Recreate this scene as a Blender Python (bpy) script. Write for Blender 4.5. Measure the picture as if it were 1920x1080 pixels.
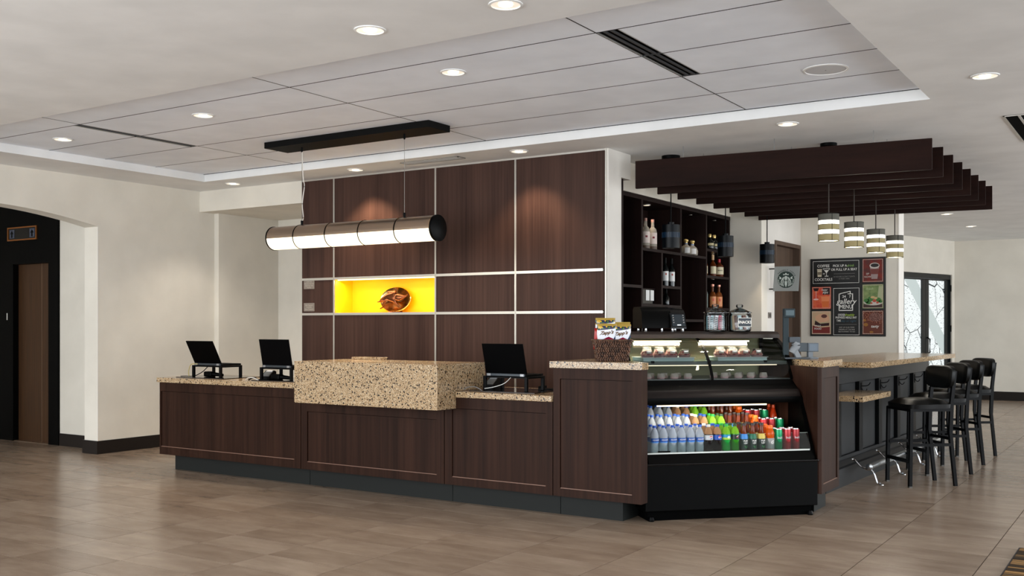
import bpy, bmesh, math, random
from mathutils import Vector, Matrix
random.seed(7)
PI = math.pi
S = bpy.context.scene
COL = S.collection
for o in list(bpy.data.objects):
    bpy.data.objects.remove(o)

# ------------------------------------------------------------------ camera
H = 1.37
cd = bpy.data.cameras.new('camera'); cam = bpy.data.objects.new('camera', cd); COL.objects.link(cam)
cd.lens = 36 * 1900 / 1920; cd.sensor_width = 36; cd.shift_y = 70 / 1920
cd.clip_start = 0.05; cd.clip_end = 200
cam.location = (0, 0, H)
cam.rotation_euler = (PI / 2, 0, math.atan2(1900, 2935))
S.camera = cam

# ------------------------------------------------------------------ world and exposure
w = bpy.data.worlds.new('world'); S.world = w; w.use_nodes = True
bg = w.node_tree.nodes['Background']
bg.inputs[0].default_value = (0.86, 0.93, 1.0, 1); bg.inputs[1].default_value = 2.5
S.view_settings.view_transform = 'Standard'; S.view_settings.look = 'None'
S.view_settings.exposure = 0.0; S.view_settings.gamma = 1.0
S.view_settings.use_curve_mapping = False

LAMP_SPOT = 26.0      # recessed downlights
def spot(loc, power, angle=95, blend=0.5, col=(1, .82, .62), radius=.05, aim=None, parent=None):
    l = bpy.data.lights.new('spot', 'SPOT'); l.energy = power; l.spot_size = math.radians(angle)
    l.spot_blend = blend; l.color = col; l.shadow_soft_size = radius
    o = bpy.data.objects.new('lamp_light', l); COL.objects.link(o); o.location = loc
    if aim is not None:
        o.rotation_euler = (Vector(aim) - Vector(loc)).to_track_quat('-Z', 'Y').to_euler()
    if parent: o.parent = parent
    return o
def arealight(loc, sx, sy, power, rot=(0, 0, 0), col=(1, .86, .7), parent=None):
    l = bpy.data.lights.new('area', 'AREA'); l.shape = 'RECTANGLE'; l.size = sx; l.size_y = sy
    l.energy = power; l.color = col
    o = bpy.data.objects.new('lamp_light', l); COL.objects.link(o); o.location = loc; o.rotation_euler = rot
    if parent: o.parent = parent
    return o
def pointlight(loc, power, r=.05, col=(1, .9, .75), parent=None):
    l = bpy.data.lights.new('point', 'POINT'); l.energy = power; l.shadow_soft_size = r; l.color = col
    o = bpy.data.objects.new('lamp_light', l); COL.objects.link(o); o.location = loc
    if parent: o.parent = parent
    return o
# unseen area panels: daylight inferred from the right, and fill added behind the camera
arealight((5.5, 12.0, 1.7), 2.3, 16.0, 470, (0, PI / 2, 0), (.93, .97, 1))
arealight((-6.5, -2.4, 1.6), 13.0, 2.4, 560, (PI / 2, 0, 0), (.93, .97, 1))

# ------------------------------------------------------------------ materials
def s2l(c):
    return tuple(((v / 255 + .055) / 1.055) ** 2.4 if v > 10 else v / 255 / 12.92 for v in c)
MATS = {}
def mat(name, rgb, rough=.5, metal=0, spec=.5, emit=None, es=1.0, trans=0, ior=1.45, alpha=1, coat=0):
    if name in MATS: return MATS[name]
    m = bpy.data.materials.new(name); m.use_nodes = True
    p = m.node_tree.nodes['Principled BSDF']
    p.inputs['Base Color'].default_value = (*s2l(rgb), 1)
    p.inputs['Roughness'].default_value = rough; p.inputs['Metallic'].default_value = metal
    p.inputs['Specular IOR Level'].default_value = spec; p.inputs['IOR'].default_value = ior
    p.inputs['Transmission Weight'].default_value = trans; p.inputs['Alpha'].default_value = alpha
    p.inputs['Coat Weight'].default_value = coat
    if emit is not None:
        p.inputs['Emission Color'].default_value = (*s2l(emit), 1); p.inputs['Emission Strength'].default_value = es
    MATS[name] = m
    return m
class NT:
    def __init__(s, m): s.m = m; s.t = m.node_tree; s.p = s.t.nodes['Principled BSDF']
    def n(s, ty, **k):
        x = s.t.nodes.new(ty)
        for a, b in k.items():
            if a.startswith('_'): setattr(x, a[1:], b)
            else:
                key = a.replace('__', ' ')
                x.inputs[key].default_value = b
        return x
    def l(s, a, b): s.t.links.new(a, b)
    def ramp(s, fac, stops, interp='LINEAR'):
        r = s.t.nodes.new('ShaderNodeValToRGB'); r.color_ramp.interpolation = interp
        els = r.color_ramp.elements
        while len(els) < len(stops): els.new(.5)
        for e, (p, c) in zip(els, stops):
            e.position = p; e.color = (*s2l(c), 1) if len(c) == 3 else c
        s.l(fac, r.inputs[0]); return r.outputs[0]
    def coords(s, kind='Object', scale=(1, 1, 1), rot=(0, 0, 0)):
        if kind == 'Position':
            g = s.t.nodes.new('ShaderNodeNewGeometry').outputs['Position']
        else:
            g = s.t.nodes.new('ShaderNodeTexCoord').outputs[kind]
        mp = s.t.nodes.new('ShaderNodeMapping'); mp.inputs['Scale'].default_value = scale; mp.inputs['Rotation'].default_value = rot
        s.l(g, mp.inputs[0]); return mp.outputs[0]
    def bump(s, h, strength=.2, dist=.01):
        b = s.t.nodes.new('ShaderNodeBump'); b.inputs['Strength'].default_value = strength; b.inputs['Distance'].default_value = dist
        s.l(h, b.inputs['Height']); s.l(b.outputs[0], s.p.inputs['Normal'])
    def mix(s, f, a, b, mode='MIX'):
        x = s.t.nodes.new('ShaderNodeMix'); x.data_type = 'RGBA'; x.blend_type = mode
        if isinstance(f, (int, float)): x.inputs[0].default_value = f
        else: s.l(f, x.inputs[0])
        for i, v in ((6, a), (7, b)):
            if isinstance(v, tuple): x.inputs[i].default_value = (*s2l(v), 1)
            else: s.l(v, x.inputs[i])
        return x.outputs[2]
    def math(s, op, a, b=None):
        x = s.t.nodes.new('ShaderNodeMath'); x.operation = op
        for i, v in ((0, a), (1, b)):
            if v is None: continue
            if isinstance(v, (int, float)): x.inputs[i].default_value = v
            else: s.l(v, x.inputs[i])
        return x.outputs[0]

def wood(name, dark, light, kind='Position', axis='z', scale=1.0, rough=.48, spec=.14):
    m = mat(name, dark, rough, spec=spec); t = NT(m)
    along, across = .7 * scale, 38 * scale
    sc = {'z': (across, across, along), 'x': (along, across, across), 'y': (across, along, across)}[axis]
    c = t.coords(kind, sc)
    n1 = t.n('ShaderNodeTexNoise', Scale=1.0, Detail=5.0, Roughness=.65); t.l(c, n1.inputs['Vector'])
    c2 = t.coords(kind, tuple(v * .16 for v in sc))
    n2 = t.n('ShaderNodeTexNoise', Scale=1.0, Detail=2.0); t.l(c2, n2.inputs['Vector'])
    f = t.math('ADD', t.math('MULTIPLY', n1.outputs[0], .6), t.math('MULTIPLY', n2.outputs[0], .45))
    t.l(t.ramp(f, [(.36, dark), (.68, light)]), t.p.inputs['Base Color'])
    t.bump(n1.outputs[0], .08, .003)
    return m
W_COUNTER = wood('counter_wood', (29, 15, 10), (56, 35, 26))
W_PANEL = wood('wall_wood', (48, 33, 29), (78, 56, 48))
W_BEAM = wood('beam_wood', (24, 12, 9), (38, 21, 16), axis='x', scale=.6, rough=.55, spec=.08)
W_SHELF = wood('shelf_wood', (22, 13, 12), (36, 22, 19), rough=.5)
W_DOOR = wood('door_wood', (76, 62, 52), (98, 80, 68), rough=.5)

def paint(name, rgb, bumpy=.12, sc=160):
    m = mat(name, rgb, .75, spec=.25); t = NT(m)
    c = t.coords('Position'); n = t.n('ShaderNodeTexNoise', Scale=sc, Detail=2.0); t.l(c, n.inputs['Vector'])
    n2 = t.n('ShaderNodeTexNoise', Scale=2.5, Detail=4.0); t.l(c, n2.inputs['Vector'])
    d = tuple(int(v * .965) for v in rgb)
    t.l(t.ramp(n2.outputs[0], [(.35, d), (.65, rgb)]), t.p.inputs['Base Color'])
    t.bump(n.outputs[0], bumpy, .002); return m
P_WALL = paint('wall_covering', (224, 218, 206), .3)
P_WALL2 = paint('wall_paint_light', (226, 221, 213), .1)
P_CEIL = paint('ceiling_paint', (234, 234, 233), .05)
P_TILE = paint('ceiling_tile', (240, 245, 253), .25, 400)
M_GAP = mat('panel_gap', (48, 48, 50), .9)

def granite():
    m = mat('granite', (196, 168, 128), .16, spec=.5); t = NT(m)
    c = t.coords('Position')
    v1 = t.n('ShaderNodeTexVoronoi', Scale=230.0); t.l(c, v1.inputs['Vector'])
    sep = t.n('ShaderNodeSeparateColor'); t.l(v1.outputs['Color'], sep.inputs[0])
    base = t.ramp(sep.outputs[0], [(0, (44, 32, 26)), (.08, (112, 88, 62)), (.2, (160, 130, 94)), (.45, (176, 149, 115)), (.72, (188, 165, 132)), (.92, (210, 194, 166))], 'CONSTANT')
    v2 = t.n('ShaderNodeTexVoronoi', Scale=48.0); t.l(c, v2.inputs['Vector'])
    sep2 = t.n('ShaderNodeSeparateColor'); t.l(v2.outputs['Color'], sep2.inputs[0])
    spot_ = t.math('MULTIPLY', t.math('LESS_THAN', v2.outputs['Distance'], .31), t.math('GREATER_THAN', sep2.outputs[1], .55))
    t.l(t.mix(spot_, base, (28, 20, 18)), t.p.inputs['Base Color'])
    return m
GRANITE = granite()

TX, TY, OX, OY = .604, .2875, -0.897, 4.29
def floor_mat():
    m = mat('floor_tile', (132, 114, 98), .27, spec=.5); t = NT(m)
    g = t.t.nodes.new('ShaderNodeNewGeometry').outputs['Position']
    sp = t.n('ShaderNodeSeparateXYZ'); t.l(g, sp.inputs[0])
    ix = t.math('FLOOR', t.math('DIVIDE', t.math('SUBTRACT', sp.outputs[0], OX), TX))
    iy = t.math('FLOOR', t.math('DIVIDE', t.math('SUBTRACT', sp.outputs[1], OY), TY))
    cb = t.n('ShaderNodeCombineXYZ'); t.l(ix, cb.inputs[0]); t.l(iy, cb.inputs[1])
    wn = t.n('ShaderNodeTexWhiteNoise'); wn.noise_dimensions = '3D'; t.l(cb.outputs[0], wn.inputs['Vector'])
    c = t.coords('Position', (1.6, 4.5, 1))
    va = t.n('ShaderNodeVectorMath', _operation='ADD'); t.l(c, va.inputs[0]); t.l(wn.outputs['Color'], va.inputs[1])
    n = t.n('ShaderNodeTexNoise', Scale=1.6, Detail=6.0, Roughness=.62); t.l(va.outputs[0], n.inputs['Vector'])
    f = t.math('ADD', t.math('MULTIPLY', n.outputs[0], .8), t.math('MULTIPLY', wn.outputs['Value'], .22))
    t.l(t.ramp(f, [(.25, (122, 104, 89)), (.5, (141, 123, 107)), (.78, (160, 143, 127))]), t.p.inputs['Base Color'])
    t.l(t.ramp(n.outputs[0], [(.2, (.23, .23, .23, 1)), (.8, (.27, .27, .27, 1))]), t.p.inputs['Roughness'])
    n3 = t.n('ShaderNodeTexNoise', Scale=220.0); t.l(g, n3.inputs['Vector']); t.bump(n3.outputs[0], .04, .002)
    return m
M_FLOOR = floor_mat()
M_GROUT = mat('grout', (52, 40, 32), .9, spec=.1)
M_BASE = mat('baseboard', (28, 22, 19), .5, spec=.3)
M_KICK = mat('kick_plate', (34, 36, 35), .55, spec=.2)
BLACK = mat('black_satin', (3, 3, 3), .42, spec=.08)
BLACKM = mat('black_matte', (3, 3, 3), .8, spec=.04)
BLACKG = mat('black_gloss', (8, 8, 9), .08)
BLACKMET = mat('black_metal', (5, 5, 6), .4, spec=.12)
BARBLK = mat('bar_black', (22, 25, 28), .42, spec=.35)
LEATHER = mat('black_leather', (5, 6, 6), .36, spec=.25)
ALU = mat('aluminium', (215, 212, 205), .3, metal=.75)
CHROME = mat('chrome', (215, 218, 222), .12, metal=1)
DCHROME = mat('dark_chrome', (205, 210, 214), .3, metal=1)
NICKEL = mat('brushed_bronze', (166, 146, 128), .28, metal=.9)
BRONZE = mat('bronze', (112, 64, 38), .24, metal=.9)
GOLDISH = mat('pale_gold', (236, 214, 150), .16, metal=1)
YELLOW = mat('niche_yellow', (250, 196, 6), .5)
WHITEPL = mat('white_plastic', (232, 232, 230), .4)
GREYPL = mat('grey_plastic', (78, 84, 90), .45, spec=.3)
DGREY = mat('dark_grey_plastic', (62, 70, 76), .4)
WARM = mat('lamp_warm', (255, 240, 214), .5, emit=(255, 236, 200), es=4.0)
DIFF = mat('lamp_diffuser', (255, 246, 226), .5, emit=(255, 236, 200), es=1.6)
LED = mat('led_strip', (255, 240, 214), .5, emit=(255, 226, 176), es=5.0)
STRIPE_W = mat('shade_white', (255, 250, 240), .5, emit=(255, 248, 232), es=1.7)
WHITEINK = mat('white_ink', (236, 234, 228), .6)
def glass(name, tint=(255, 255, 255), refl=.5, rough=.02):
    m = bpy.data.materials.new(name); m.use_nodes = True; nt = m.node_tree; nt.nodes.clear()
    out = nt.nodes.new('ShaderNodeOutputMaterial'); mx = nt.nodes.new('ShaderNodeMixShader')
    tr = nt.nodes.new('ShaderNodeBsdfTransparent'); gl = nt.nodes.new('ShaderNodeBsdfGlossy'); fr = nt.nodes.new('ShaderNodeFresnel')
    tr.inputs[0].default_value = (*s2l(tint), 1); gl.inputs['Roughness'].default_value = rough; fr.inputs[0].default_value = 1.25 + refl * .35
    nt.links.new(fr.outputs[0], mx.inputs[0]); nt.links.new(tr.outputs[0], mx.inputs[1]); nt.links.new(gl.outputs[0], mx.inputs[2])
    nt.links.new(mx.outputs[0], out.inputs[0]); MATS[name] = m; return m
GLASS = glass('clear_glass', (244, 250, 248))
JARGLASS = glass('jar_glass', (240, 243, 244), .75)
def liquid(name, rgb, tr=.5, rough=.12):
    return mat(name, rgb, rough, trans=tr, ior=1.33)

# ------------------------------------------------------------------ mesh building
class MB:
    def __init__(s): s.bm = bmesh.new()
    def _xf(s, verts, M):
        if M is not None: bmesh.ops.transform(s.bm, matrix=M, verts=verts)
    def box(s, x0, y0, z0, x1, y1, z1, bev=0, M=None):
        r = bmesh.ops.create_cube(s.bm, size=1.0); vs = r['verts']
        for v in vs:
            v.co = Vector(((x0 + x1) / 2 + v.co.x * (x1 - x0), (y0 + y1) / 2 + v.co.y * (y1 - y0), (z0 + z1) / 2 + v.co.z * (z1 - z0)))
        if bev > 0:
            es = list({e for v in vs for e in v.link_edges})
            r2 = bmesh.ops.bevel(s.bm, geom=es, offset=bev, segments=2, affect='EDGES', profile=.6)
            vs = list({v for f in r2['faces'] for v in f.verts} | {v for v in vs if v.is_valid})
            seen = set(vs); st = list(vs)
            while st:
                v = st.pop()
                for e in v.link_edges:
                    o = e.other_vert(v)
                    if o not in seen: seen.add(o); st.append(o)
            vs = list(seen)
        s._xf(vs, M); return s
    def prism(s, pts, z0, z1, M=None):
        a = [s.bm.verts.new((x, y, z0)) for x, y in pts]; b = [s.bm.verts.new((x, y, z1)) for x, y in pts]
        n = len(pts)
        fs = [s.bm.faces.new(a[::-1]), s.bm.faces.new(b)]
        for i in range(n): fs.append(s.bm.faces.new((a[i], a[(i + 1) % n], b[(i + 1) % n], b[i])))
        bmesh.ops.recalc_face_normals(s.bm, faces=fs)
        s._xf(a + b, M); return s
    def prism_x(s, pts, x0, x1, M=None):   # pts in (y,z)
        R = Matrix(((0, 0, 1, 0), (1, 0, 0, 0), (0, 1, 0, 0), (0, 0, 0, 1)))
        return s.prism(pts, x0, x1, (M @ R) if M is not None else R)
    def prism_y(s, pts, y0, y1, M=None):   # pts in (x,z)
        R = Matrix(((1, 0, 0, 0), (0, 0, 1, 0), (0, 1, 0, 0), (0, 0, 0, 1)))
        return s.prism(pts, y0, y1, (M @ R) if M is not None else R)
    def lathe(s, prof, seg=20, c=(0, 0, 0), M=None, close=True, a0=0, a1=2 * PI):
        full = abs(a1 - a0 - 2 * PI) < 1e-6; vs = []; rings = []
        for r, z in prof:
            ring = []
            if r < 1e-6:
                v = s.bm.verts.new((c[0], c[1], c[2] + z)); ring = [v] * (seg if full else seg + 1); vs.append(v)
            else:
                for i in range(seg if full else seg + 1):
                    a = a0 + (a1 - a0) * i / seg
                    v = s.bm.verts.new((c[0] + r * math.cos(a), c[1] + r * math.sin(a), c[2] + z)); ring.append(v); vs.append(v)
            rings.append(ring)
        for k in range(len(rings) - 1):
            A, B = rings[k], rings[k + 1]; n = len(A)
            for i in range(n if full else n - 1):
                j = (i + 1) % n
                f = [A[i], A[j], B[j], B[i]]; u = []
                for v in f:
                    if v not in u: u.append(v)
                if len(u) >= 3:
                    try: s.bm.faces.new(u)
                    except ValueError: pass
        if close and full:
            for ring, rev in ((rings[0], True), (rings[-1], False)):
                u = list(dict.fromkeys(ring))
                if len(u) >= 3:
                    try: s.bm.faces.new(u[::-1] if rev else u)
                    except ValueError: pass
        s._xf(vs, M); return s
    def cyl(s, p0, p1, r, seg=12, r1=None, caps=True):
        p0, p1 = Vector(p0), Vector(p1); d = p1 - p0; L = d.length
        q = d.to_track_quat('Z', 'Y').to_matrix().to_4x4(); M = Matrix.Translation(p0) @ q
        return s.lathe([(r, 0), (r if r1 is None else r1, L)], seg, M=M, close=caps)
    def tube(s, pts, r, seg=8):
        pts = [Vector(p) for p in pts]; rings = []
        up = Vector((0, 0, 1))
        for i, p in enumerate(pts):
            t = (pts[min(i + 1, len(pts) - 1)] - pts[max(i - 1, 0)]).normalized()
            a = t.cross(up)
            if a.length < .05: a = t.cross(Vector((1, 0, 0)))
            a.normalize(); b = t.cross(a).normalized()
            rr = r[i] if isinstance(r, (list, tuple)) else r
            rings.append([s.bm.verts.new(p + (a * math.cos(2 * PI * k / seg) + b * math.sin(2 * PI * k / seg)) * rr) for k in range(seg)])
        for A, B in zip(rings, rings[1:]):
            for k in range(seg): s.bm.faces.new((A[k], A[(k + 1) % seg], B[(k + 1) % seg], B[k]))
        s.bm.faces.new(rings[0][::-1]); s.bm.faces.new(rings[-1]); return s
    def poly(s, pts):
        s.bm.faces.new([s.bm.verts.new(p) for p in pts]); return s
    def mesh(s, name, mats, smooth=False):
        if len(s.bm.faces) and smooth is not None: bmesh.ops.recalc_face_normals(s.bm, faces=s.bm.faces)
        me = bpy.data.meshes.new(name); s.bm.to_mesh(me); s.bm.free()
        for m in (mats if isinstance(mats, (list, tuple)) else [mats]): me.materials.append(m)
        if smooth:
            for p in me.polygons: p.use_smooth = True
            try: me.set_sharp_from_angle(angle=math.radians(38))
            except Exception: pass
        return me
def ob(name, mb, m, parent=None, smooth=False, loc=None, rot=None, **props):
    me = mb.mesh(name, m, smooth) if isinstance(mb, MB) else mb
    o = bpy.data.objects.new(name, me); COL.objects.link(o)
    if parent is not None: o.parent = parent
    if loc: o.location = loc
    if rot: o.rotation_euler = rot
    for k, v in props.items(): o[k] = v
    return o
def thing(name, label, cat, loc=(0, 0, 0), rotz=0, group=None):
    o = bpy.data.objects.new(name, None); COL.objects.link(o); o.empty_display_size = .05
    o.location = loc; o.rotation_euler = (0, 0, rotz); o['label'] = label; o['category'] = cat
    if group: o['group'] = group
    return o
def tag(o, label, cat, group=None):
    o['label'] = label; o['category'] = cat
    if group: o['group'] = group
    return o
def struct(name, mb, m, parent=None, smooth=False):
    o = ob(name, mb, m, parent, smooth)
    if parent is None: o['kind'] = 'structure'
    return o
def dup(root, loc=None, rotz=None, label=None, group=None):
    r = root.copy(); COL.objects.link(r)
    if loc: r.location = loc
    if rotz is not None: r.rotation_euler = (0, 0, rotz)
    if label: r['label'] = label
    if group: r['group'] = group
    for ch in list(root.children):
        c = ch.copy(); COL.objects.link(c); c.parent = r
        for g in list(ch.children):
            d = g.copy(); COL.objects.link(d); d.parent = c
    return r
def at(b, *boxes):
    for x in boxes: b.box(*x)
    return b
ORD = ['first', 'second', 'third', 'fourth', 'fifth', 'sixth', 'seventh', 'eighth', 'ninth', 'tenth']

# text -> mesh verts/polys (flat, x right, y up), cached
_tc = {}
def text_data(body, size, shear=0, bold=0, spacing=1.0):
    k = (body, size, shear, bold, spacing)
    if k not in _tc:
        c = bpy.data.curves.new('text', 'FONT'); c.body = body; c.size = size; c.align_x = 'CENTER'; c.align_y = 'CENTER'
        c.shear = shear; c.offset = bold; c.space_character = spacing; c.resolution_u = 2
        o = bpy.data.objects.new('text', c); COL.objects.link(o)
        dg = bpy.context.evaluated_depsgraph_get(); me = bpy.data.meshes.new_from_object(o.evaluated_get(dg))
        _tc[k] = ([v.co.copy() for v in me.vertices], [tuple(p.vertices) for p in me.polygons])
        bpy.data.objects.remove(o); bpy.data.curves.remove(c); bpy.data.meshes.remove(me)
    return _tc[k]
def text_into(mb, body, size, fn, **kw):
    vs, ps = text_data(body, size, **kw)
    bv = [mb.bm.verts.new(fn(v.x, v.y)) for v in vs]
    for p in ps:
        try: mb.bm.faces.new([bv[i] for i in p])
        except ValueError: pass
    return mb

# ================================================================== STRUCTURE
CZ, TZ = 2.94, 3.018
# projection used only to decide which floor tiles show largest
CC, SS = 2935 / 3496.3, 1900 / 3496.3
def proj(x, y, z):
    r = x * CC + y * SS; f = -x * SS + y * CC
    return (960 + 1900 * r / f, 610 - 1900 * (z - H) / f, f) if f > .1 else (-1, -1, f)

fl = struct('floor', MB().box(-14, -2.5, -.12, 6, 21, -.0022), M_GROUT)
tile_me = MB().box(-TX / 2 + .0024, -TY / 2 + .0024, -.006, TX / 2 - .0024, TY / 2 - .0024, 0).mesh('floor_tile', M_FLOOR)
cells = []
for i in range(-22, 12):
    for j in range(-32, 58):
        x = OX + TX * (i + .5); y = OY + TY * (j + .5)
        if x < -14 or x > 6 or y < -2.5 or y > 21: continue
        px, py, f = proj(x, y, 0)
        hid = (y > 6.5 and x < -3 and x > -8.2) or (x < -2.6 and x > -8 and y > 7) or (y > 8.4 and x < -9.4) or (x < -9.7 and y > 6.9)
        vis = f > .1 and -30 < px < 1950 and py < 1100 and not hid
        cells.append((f if vis else 1e3, x, y))
cells.sort()
rest = MB()
for k, (f, x, y) in enumerate(cells):
    if k < 300: ob('floor_tile', tile_me, None, fl, loc=(x, y, 0))
    else: rest.box(x - TX / 2 + .0024, y - TY / 2 + .0024, -.006, x + TX / 2 - .0024, y + TY / 2 - .0024, 0)
ob('floor_tile', rest, M_FLOOR, fl, kind='stuff')

# ceiling: painted soffit with a rectangular coffer filled with acoustic panels
CX0, CX1, CY0, CY1 = -8.85, -1.385, 4.49, 7.48
c = MB()
at(c, (-14, -2.5, CZ, 6, CY0, 3.3), (-14, CY1, CZ, 6, 21, 3.3), (-14, CY0, CZ, CX0, CY1, 3.3), (CX1, CY0, CZ, 6, CY1, 3.3), (CX0, CY0, TZ + .06, CX1, CY1, 3.3))
ceil = struct('ceiling', c, P_CEIL)
ob('grid_backing', MB().box(CX0, CY0, TZ + .012, CX1, CY1, TZ + .02), M_GAP, ceil)
ys = [4.49, 5.05, 5.645, 6.245, 6.84, 7.46]
xs = [(-8.848, -7.490), (-7.482, -5.109), (-5.101, -2.710), (-2.702, -1.387)]
for a in range(4):
    for b in range(5):
        x0, x1 = xs[a]; y0, y1 = ys[b] + .0045, ys[b + 1] - .0045
        if b in (1, 2):
            if a == 0: x1 = -7.59
            if a == 3: x0 = -2.565
        ob('ceiling_panel', MB().box(x0, y0, TZ, x1, y1, TZ + .011), P_TILE, ceil)
for y in ys[1:-1]: ob('reveal_strip', MB().box(CX0 + .002, y - .0042, TZ - .0012, CX1 - .002, y + .0042, TZ + .011), M_GAP, ceil)
for x in (-7.486, -5.105, -2.706):
    ob('reveal_strip', MB().box(x - .0035, CY0 + .002, TZ - .0013, x + .0035, CY1 - .002, TZ + .011), M_GAP, ceil)
ob('reveal_strip', MB().box(CX0 + .002, CY1 - .022, TZ - .0013, CX1 - .002, CY1 - .003, TZ + .011), M_GAP, ceil)
# slot diffusers set between the panels
for (x0, x1, lb) in ((-7.585, -7.488, 'black slot air diffuser in the ceiling panels, left end of the recess'), (-2.703, -2.567, 'wide black slot air diffuser in the ceiling panels, right end of the recess')):
    t = thing('slot_diffuser', lb, 'air vent', (0, 0, 0))
    for y0, y1 in ((5.055, 5.64), (5.65, 6.24)):
        ob('diffuser_housing', MB().box(x0, y0, TZ + .006, x1, y1, TZ + .0105), BLACKM, t)
        n = 1 if x0 < -5 else 2
        for k in range(n):
            xm = x0 + (x1 - x0) * (k + 1) / (n + 1)
            ob('vane', MB().box(xm - .008, y0, TZ - .002, xm + .008, y1, TZ + .006), mat('vane_grey', (60, 60, 62), .5), t)
        ob('diffuser_rim', at(MB(), (x0, y0, TZ - .002, x0 + .004, y1, TZ + .006), (x1 - .004, y0, TZ - .002, x1, y1, TZ + .006)), ALU, t)
def linear_grille(x0, x1, y0, y1, along, n, label):
    t = thing('linear_grille', label, 'air vent', ((x0 + x1) / 2, (y0 + y1) / 2, CZ))
    hx, hy = (x1 - x0) / 2, (y1 - y0) / 2
    ob('grille_backing', MB().box(-hx, -hy, -.003, hx, hy, 0), BLACKM, t)
    ob('grille_frame', at(MB(), (-hx, -hy, -.007, hx, -hy + .012, -.003), (-hx, hy - .012, -.007, hx, hy, -.003), (-hx, -hy, -.007, -hx + .012, hy, -.003), (hx - .012, -hy, -.007, hx, hy, -.003)), ALU, t)
    for k in range(n):
        f = (k + 1) / (n + 1)
        if along == 'x': b = MB().box(-hx + .012, -hy + 2 * hy * f - .006, -.007, hx - .012, -hy + 2 * hy * f + .006, -.003)
        else: b = MB().box(-hx + 2 * hx * f - .009, -hy + .012, -.007, -hx + 2 * hx * f + .009, hy - .012, -.003)
        ob('grille_blade', b, mat('grille_white', (190, 186, 180), .5), t)
linear_grille(-6.22, -5.53, 7.62, 7.74, 'x', 3, 'narrow linear grille in the ceiling above the timber panelled wall')
linear_grille(-1.04, -.72, 8.38, 9.65, 'y', 2, 'white linear grille in the ceiling at the right edge of the view')

# recessed downlights
def downlight(x, y, z, label, r=.085, power=LAMP_SPOT, grp='recessed downlights', angle=105, col=(1, .9, .78)):
    t = thing('downlight', label, 'ceiling light', (x, y, z), 0, grp)
    ob('trim_ring', MB().lathe([(r, 0), (r, -.005), (r * .86, -.007), (r * .84, -.001)], 28, close=False), WHITEPL, t, True)
    ob('reflector', MB().lathe([(r * .84, -.003), (r * .6, -.0015), (r * .35, -.0008), (0, -.0005)], 28, close=False), mat('reflector', (235, 232, 225), .25, metal=.6, emit=(255, 240, 220), es=.75), t, True)
    ob('lamp', MB().lathe([(r * .42, -.006), (r * .3, -.010), (0, -.011)], 18), WARM, t, True)
    if power: spot((0, 0, -.03), power, angle, .6, col, .04, parent=t)
for x, y, z, lb, pw in (
        (-3.559, 4.11, CZ, 'round downlight nearest the top left, in the plain ceiling before the panel recess', 1),
        (-2.719, 4.143, CZ, 'round downlight cut by the top edge, in the plain ceiling', 1),
        (-.966, 6.968, CZ, 'round downlight alone in the plain ceiling right of the recess', 1),
        (-2.486, 7.792, CZ, 'round downlight between the recess and the hanging timber beams', 1.2),
        (-4.909, 7.70, CZ, 'round downlight above the right half of the timber panelled wall', 2.0),
        (-6.876, 7.72, CZ, 'round downlight above the yellow niche, throwing a warm scallop on timber', 3.6),
        (-8.689, 7.74, CZ, 'round downlight lighting the beige bulkhead left of the timber wall', 1.6),
        (-2.617, 15.308, CZ, 'small distant downlight behind the beams, nearer of the pair', 1),
        (-2.622, 17.408, CZ, 'small distant downlight behind the beams, farther of the pair', 1),
        (-3.903, 5.326, TZ, 'round downlight in the acoustic panels, above the tube pendant', 1),
        (-6.352, 5.355, TZ, 'round downlight in the acoustic panels, middle of the left row', 1),
        (-8.213, 5.371, TZ, 'round downlight in the acoustic panels, leftmost of all', 1)):
    downlight(x, y, z, lb, power=LAMP_SPOT * pw, col=(1, .74, .5) if 'timber wall, ' in lb or 'yellow niche' in lb or 'half of the timber' in lb else (1, .9, .78))
downlight(-7.55, 8.78, 2.70, 'added unseen downlight in the low alcove ceiling behind the end of the timber wall', power=115)  # hidden lamp added to brighten the alcove walls
t = thing('ceiling_speaker', 'round pale ceiling speaker in the panel beside the wide slot diffuser', 'speaker', (-1.85, 6.573, TZ))
ob('speaker_rim', MB().lathe([(.142, 0), (.142, -.004), (.13, -.007), (.128, -.003)], 32, close=False), WHITEPL, t, True)
ob('speaker_grille', MB().lathe([(.128, -.003), (.06, -.005), (0, -.006)], 32, close=False), mat('speaker_mesh', (196, 197, 200), .7), t, True)
ob('status_dot', MB().lathe([(.005, -.0075), (0, -.008)], 8), BLACK, t)

# left wall with the arched opening
WX = -9.55
pts = [(-2.5, 0), (3.95, 0), (3.95, 2.42)]
yc, hw, rise = 5.30, 1.35, .145
for k in range(1, 20):
    a = k / 20; y = 3.95 + 2.7 * a; pts.append((y, 2.42 + rise * (1 - ((y - yc) / hw) ** 2)))
pts += [(6.65, 2.42), (6.65, 0), (8.22, 0), (8.22, CZ), (-2.5, CZ)]
wl = struct('wall_left', MB().prism_x(pts, WX - .23, WX), P_WALL)
ob('corner_bead', MB().box(WX - .006, 6.648, .14, WX + .002, 6.654, 2.42), P_WALL2, wl)
struct('wall_alcove_left', MB().box(WX - .6, 8.22, 0, WX + .075, 9.18, CZ), P_WALL)
struct('wall_alcove_back', MB().box(WX - .6, 9.18, 0, -6.0, 9.4, CZ), P_WALL)
struct('wall_bulkhead', at(MB(), (WX, 8.0, 2.70, -7.897, 9.18, CZ), (-7.897, 8.35, 2.70, -6.0, 9.18, CZ)), P_WALL)
struct('wall_lobby', at(MB(), (-14, 7.0, 0, -9.78, 7.2, CZ), (-10.61, 6.9, 0, -9.78, 7.0, CZ)), P_WALL)
struct('wall_lobby_left', MB().box(-14, -2.5, 0, -13.8, 7.0, CZ), P_WALL)
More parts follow.
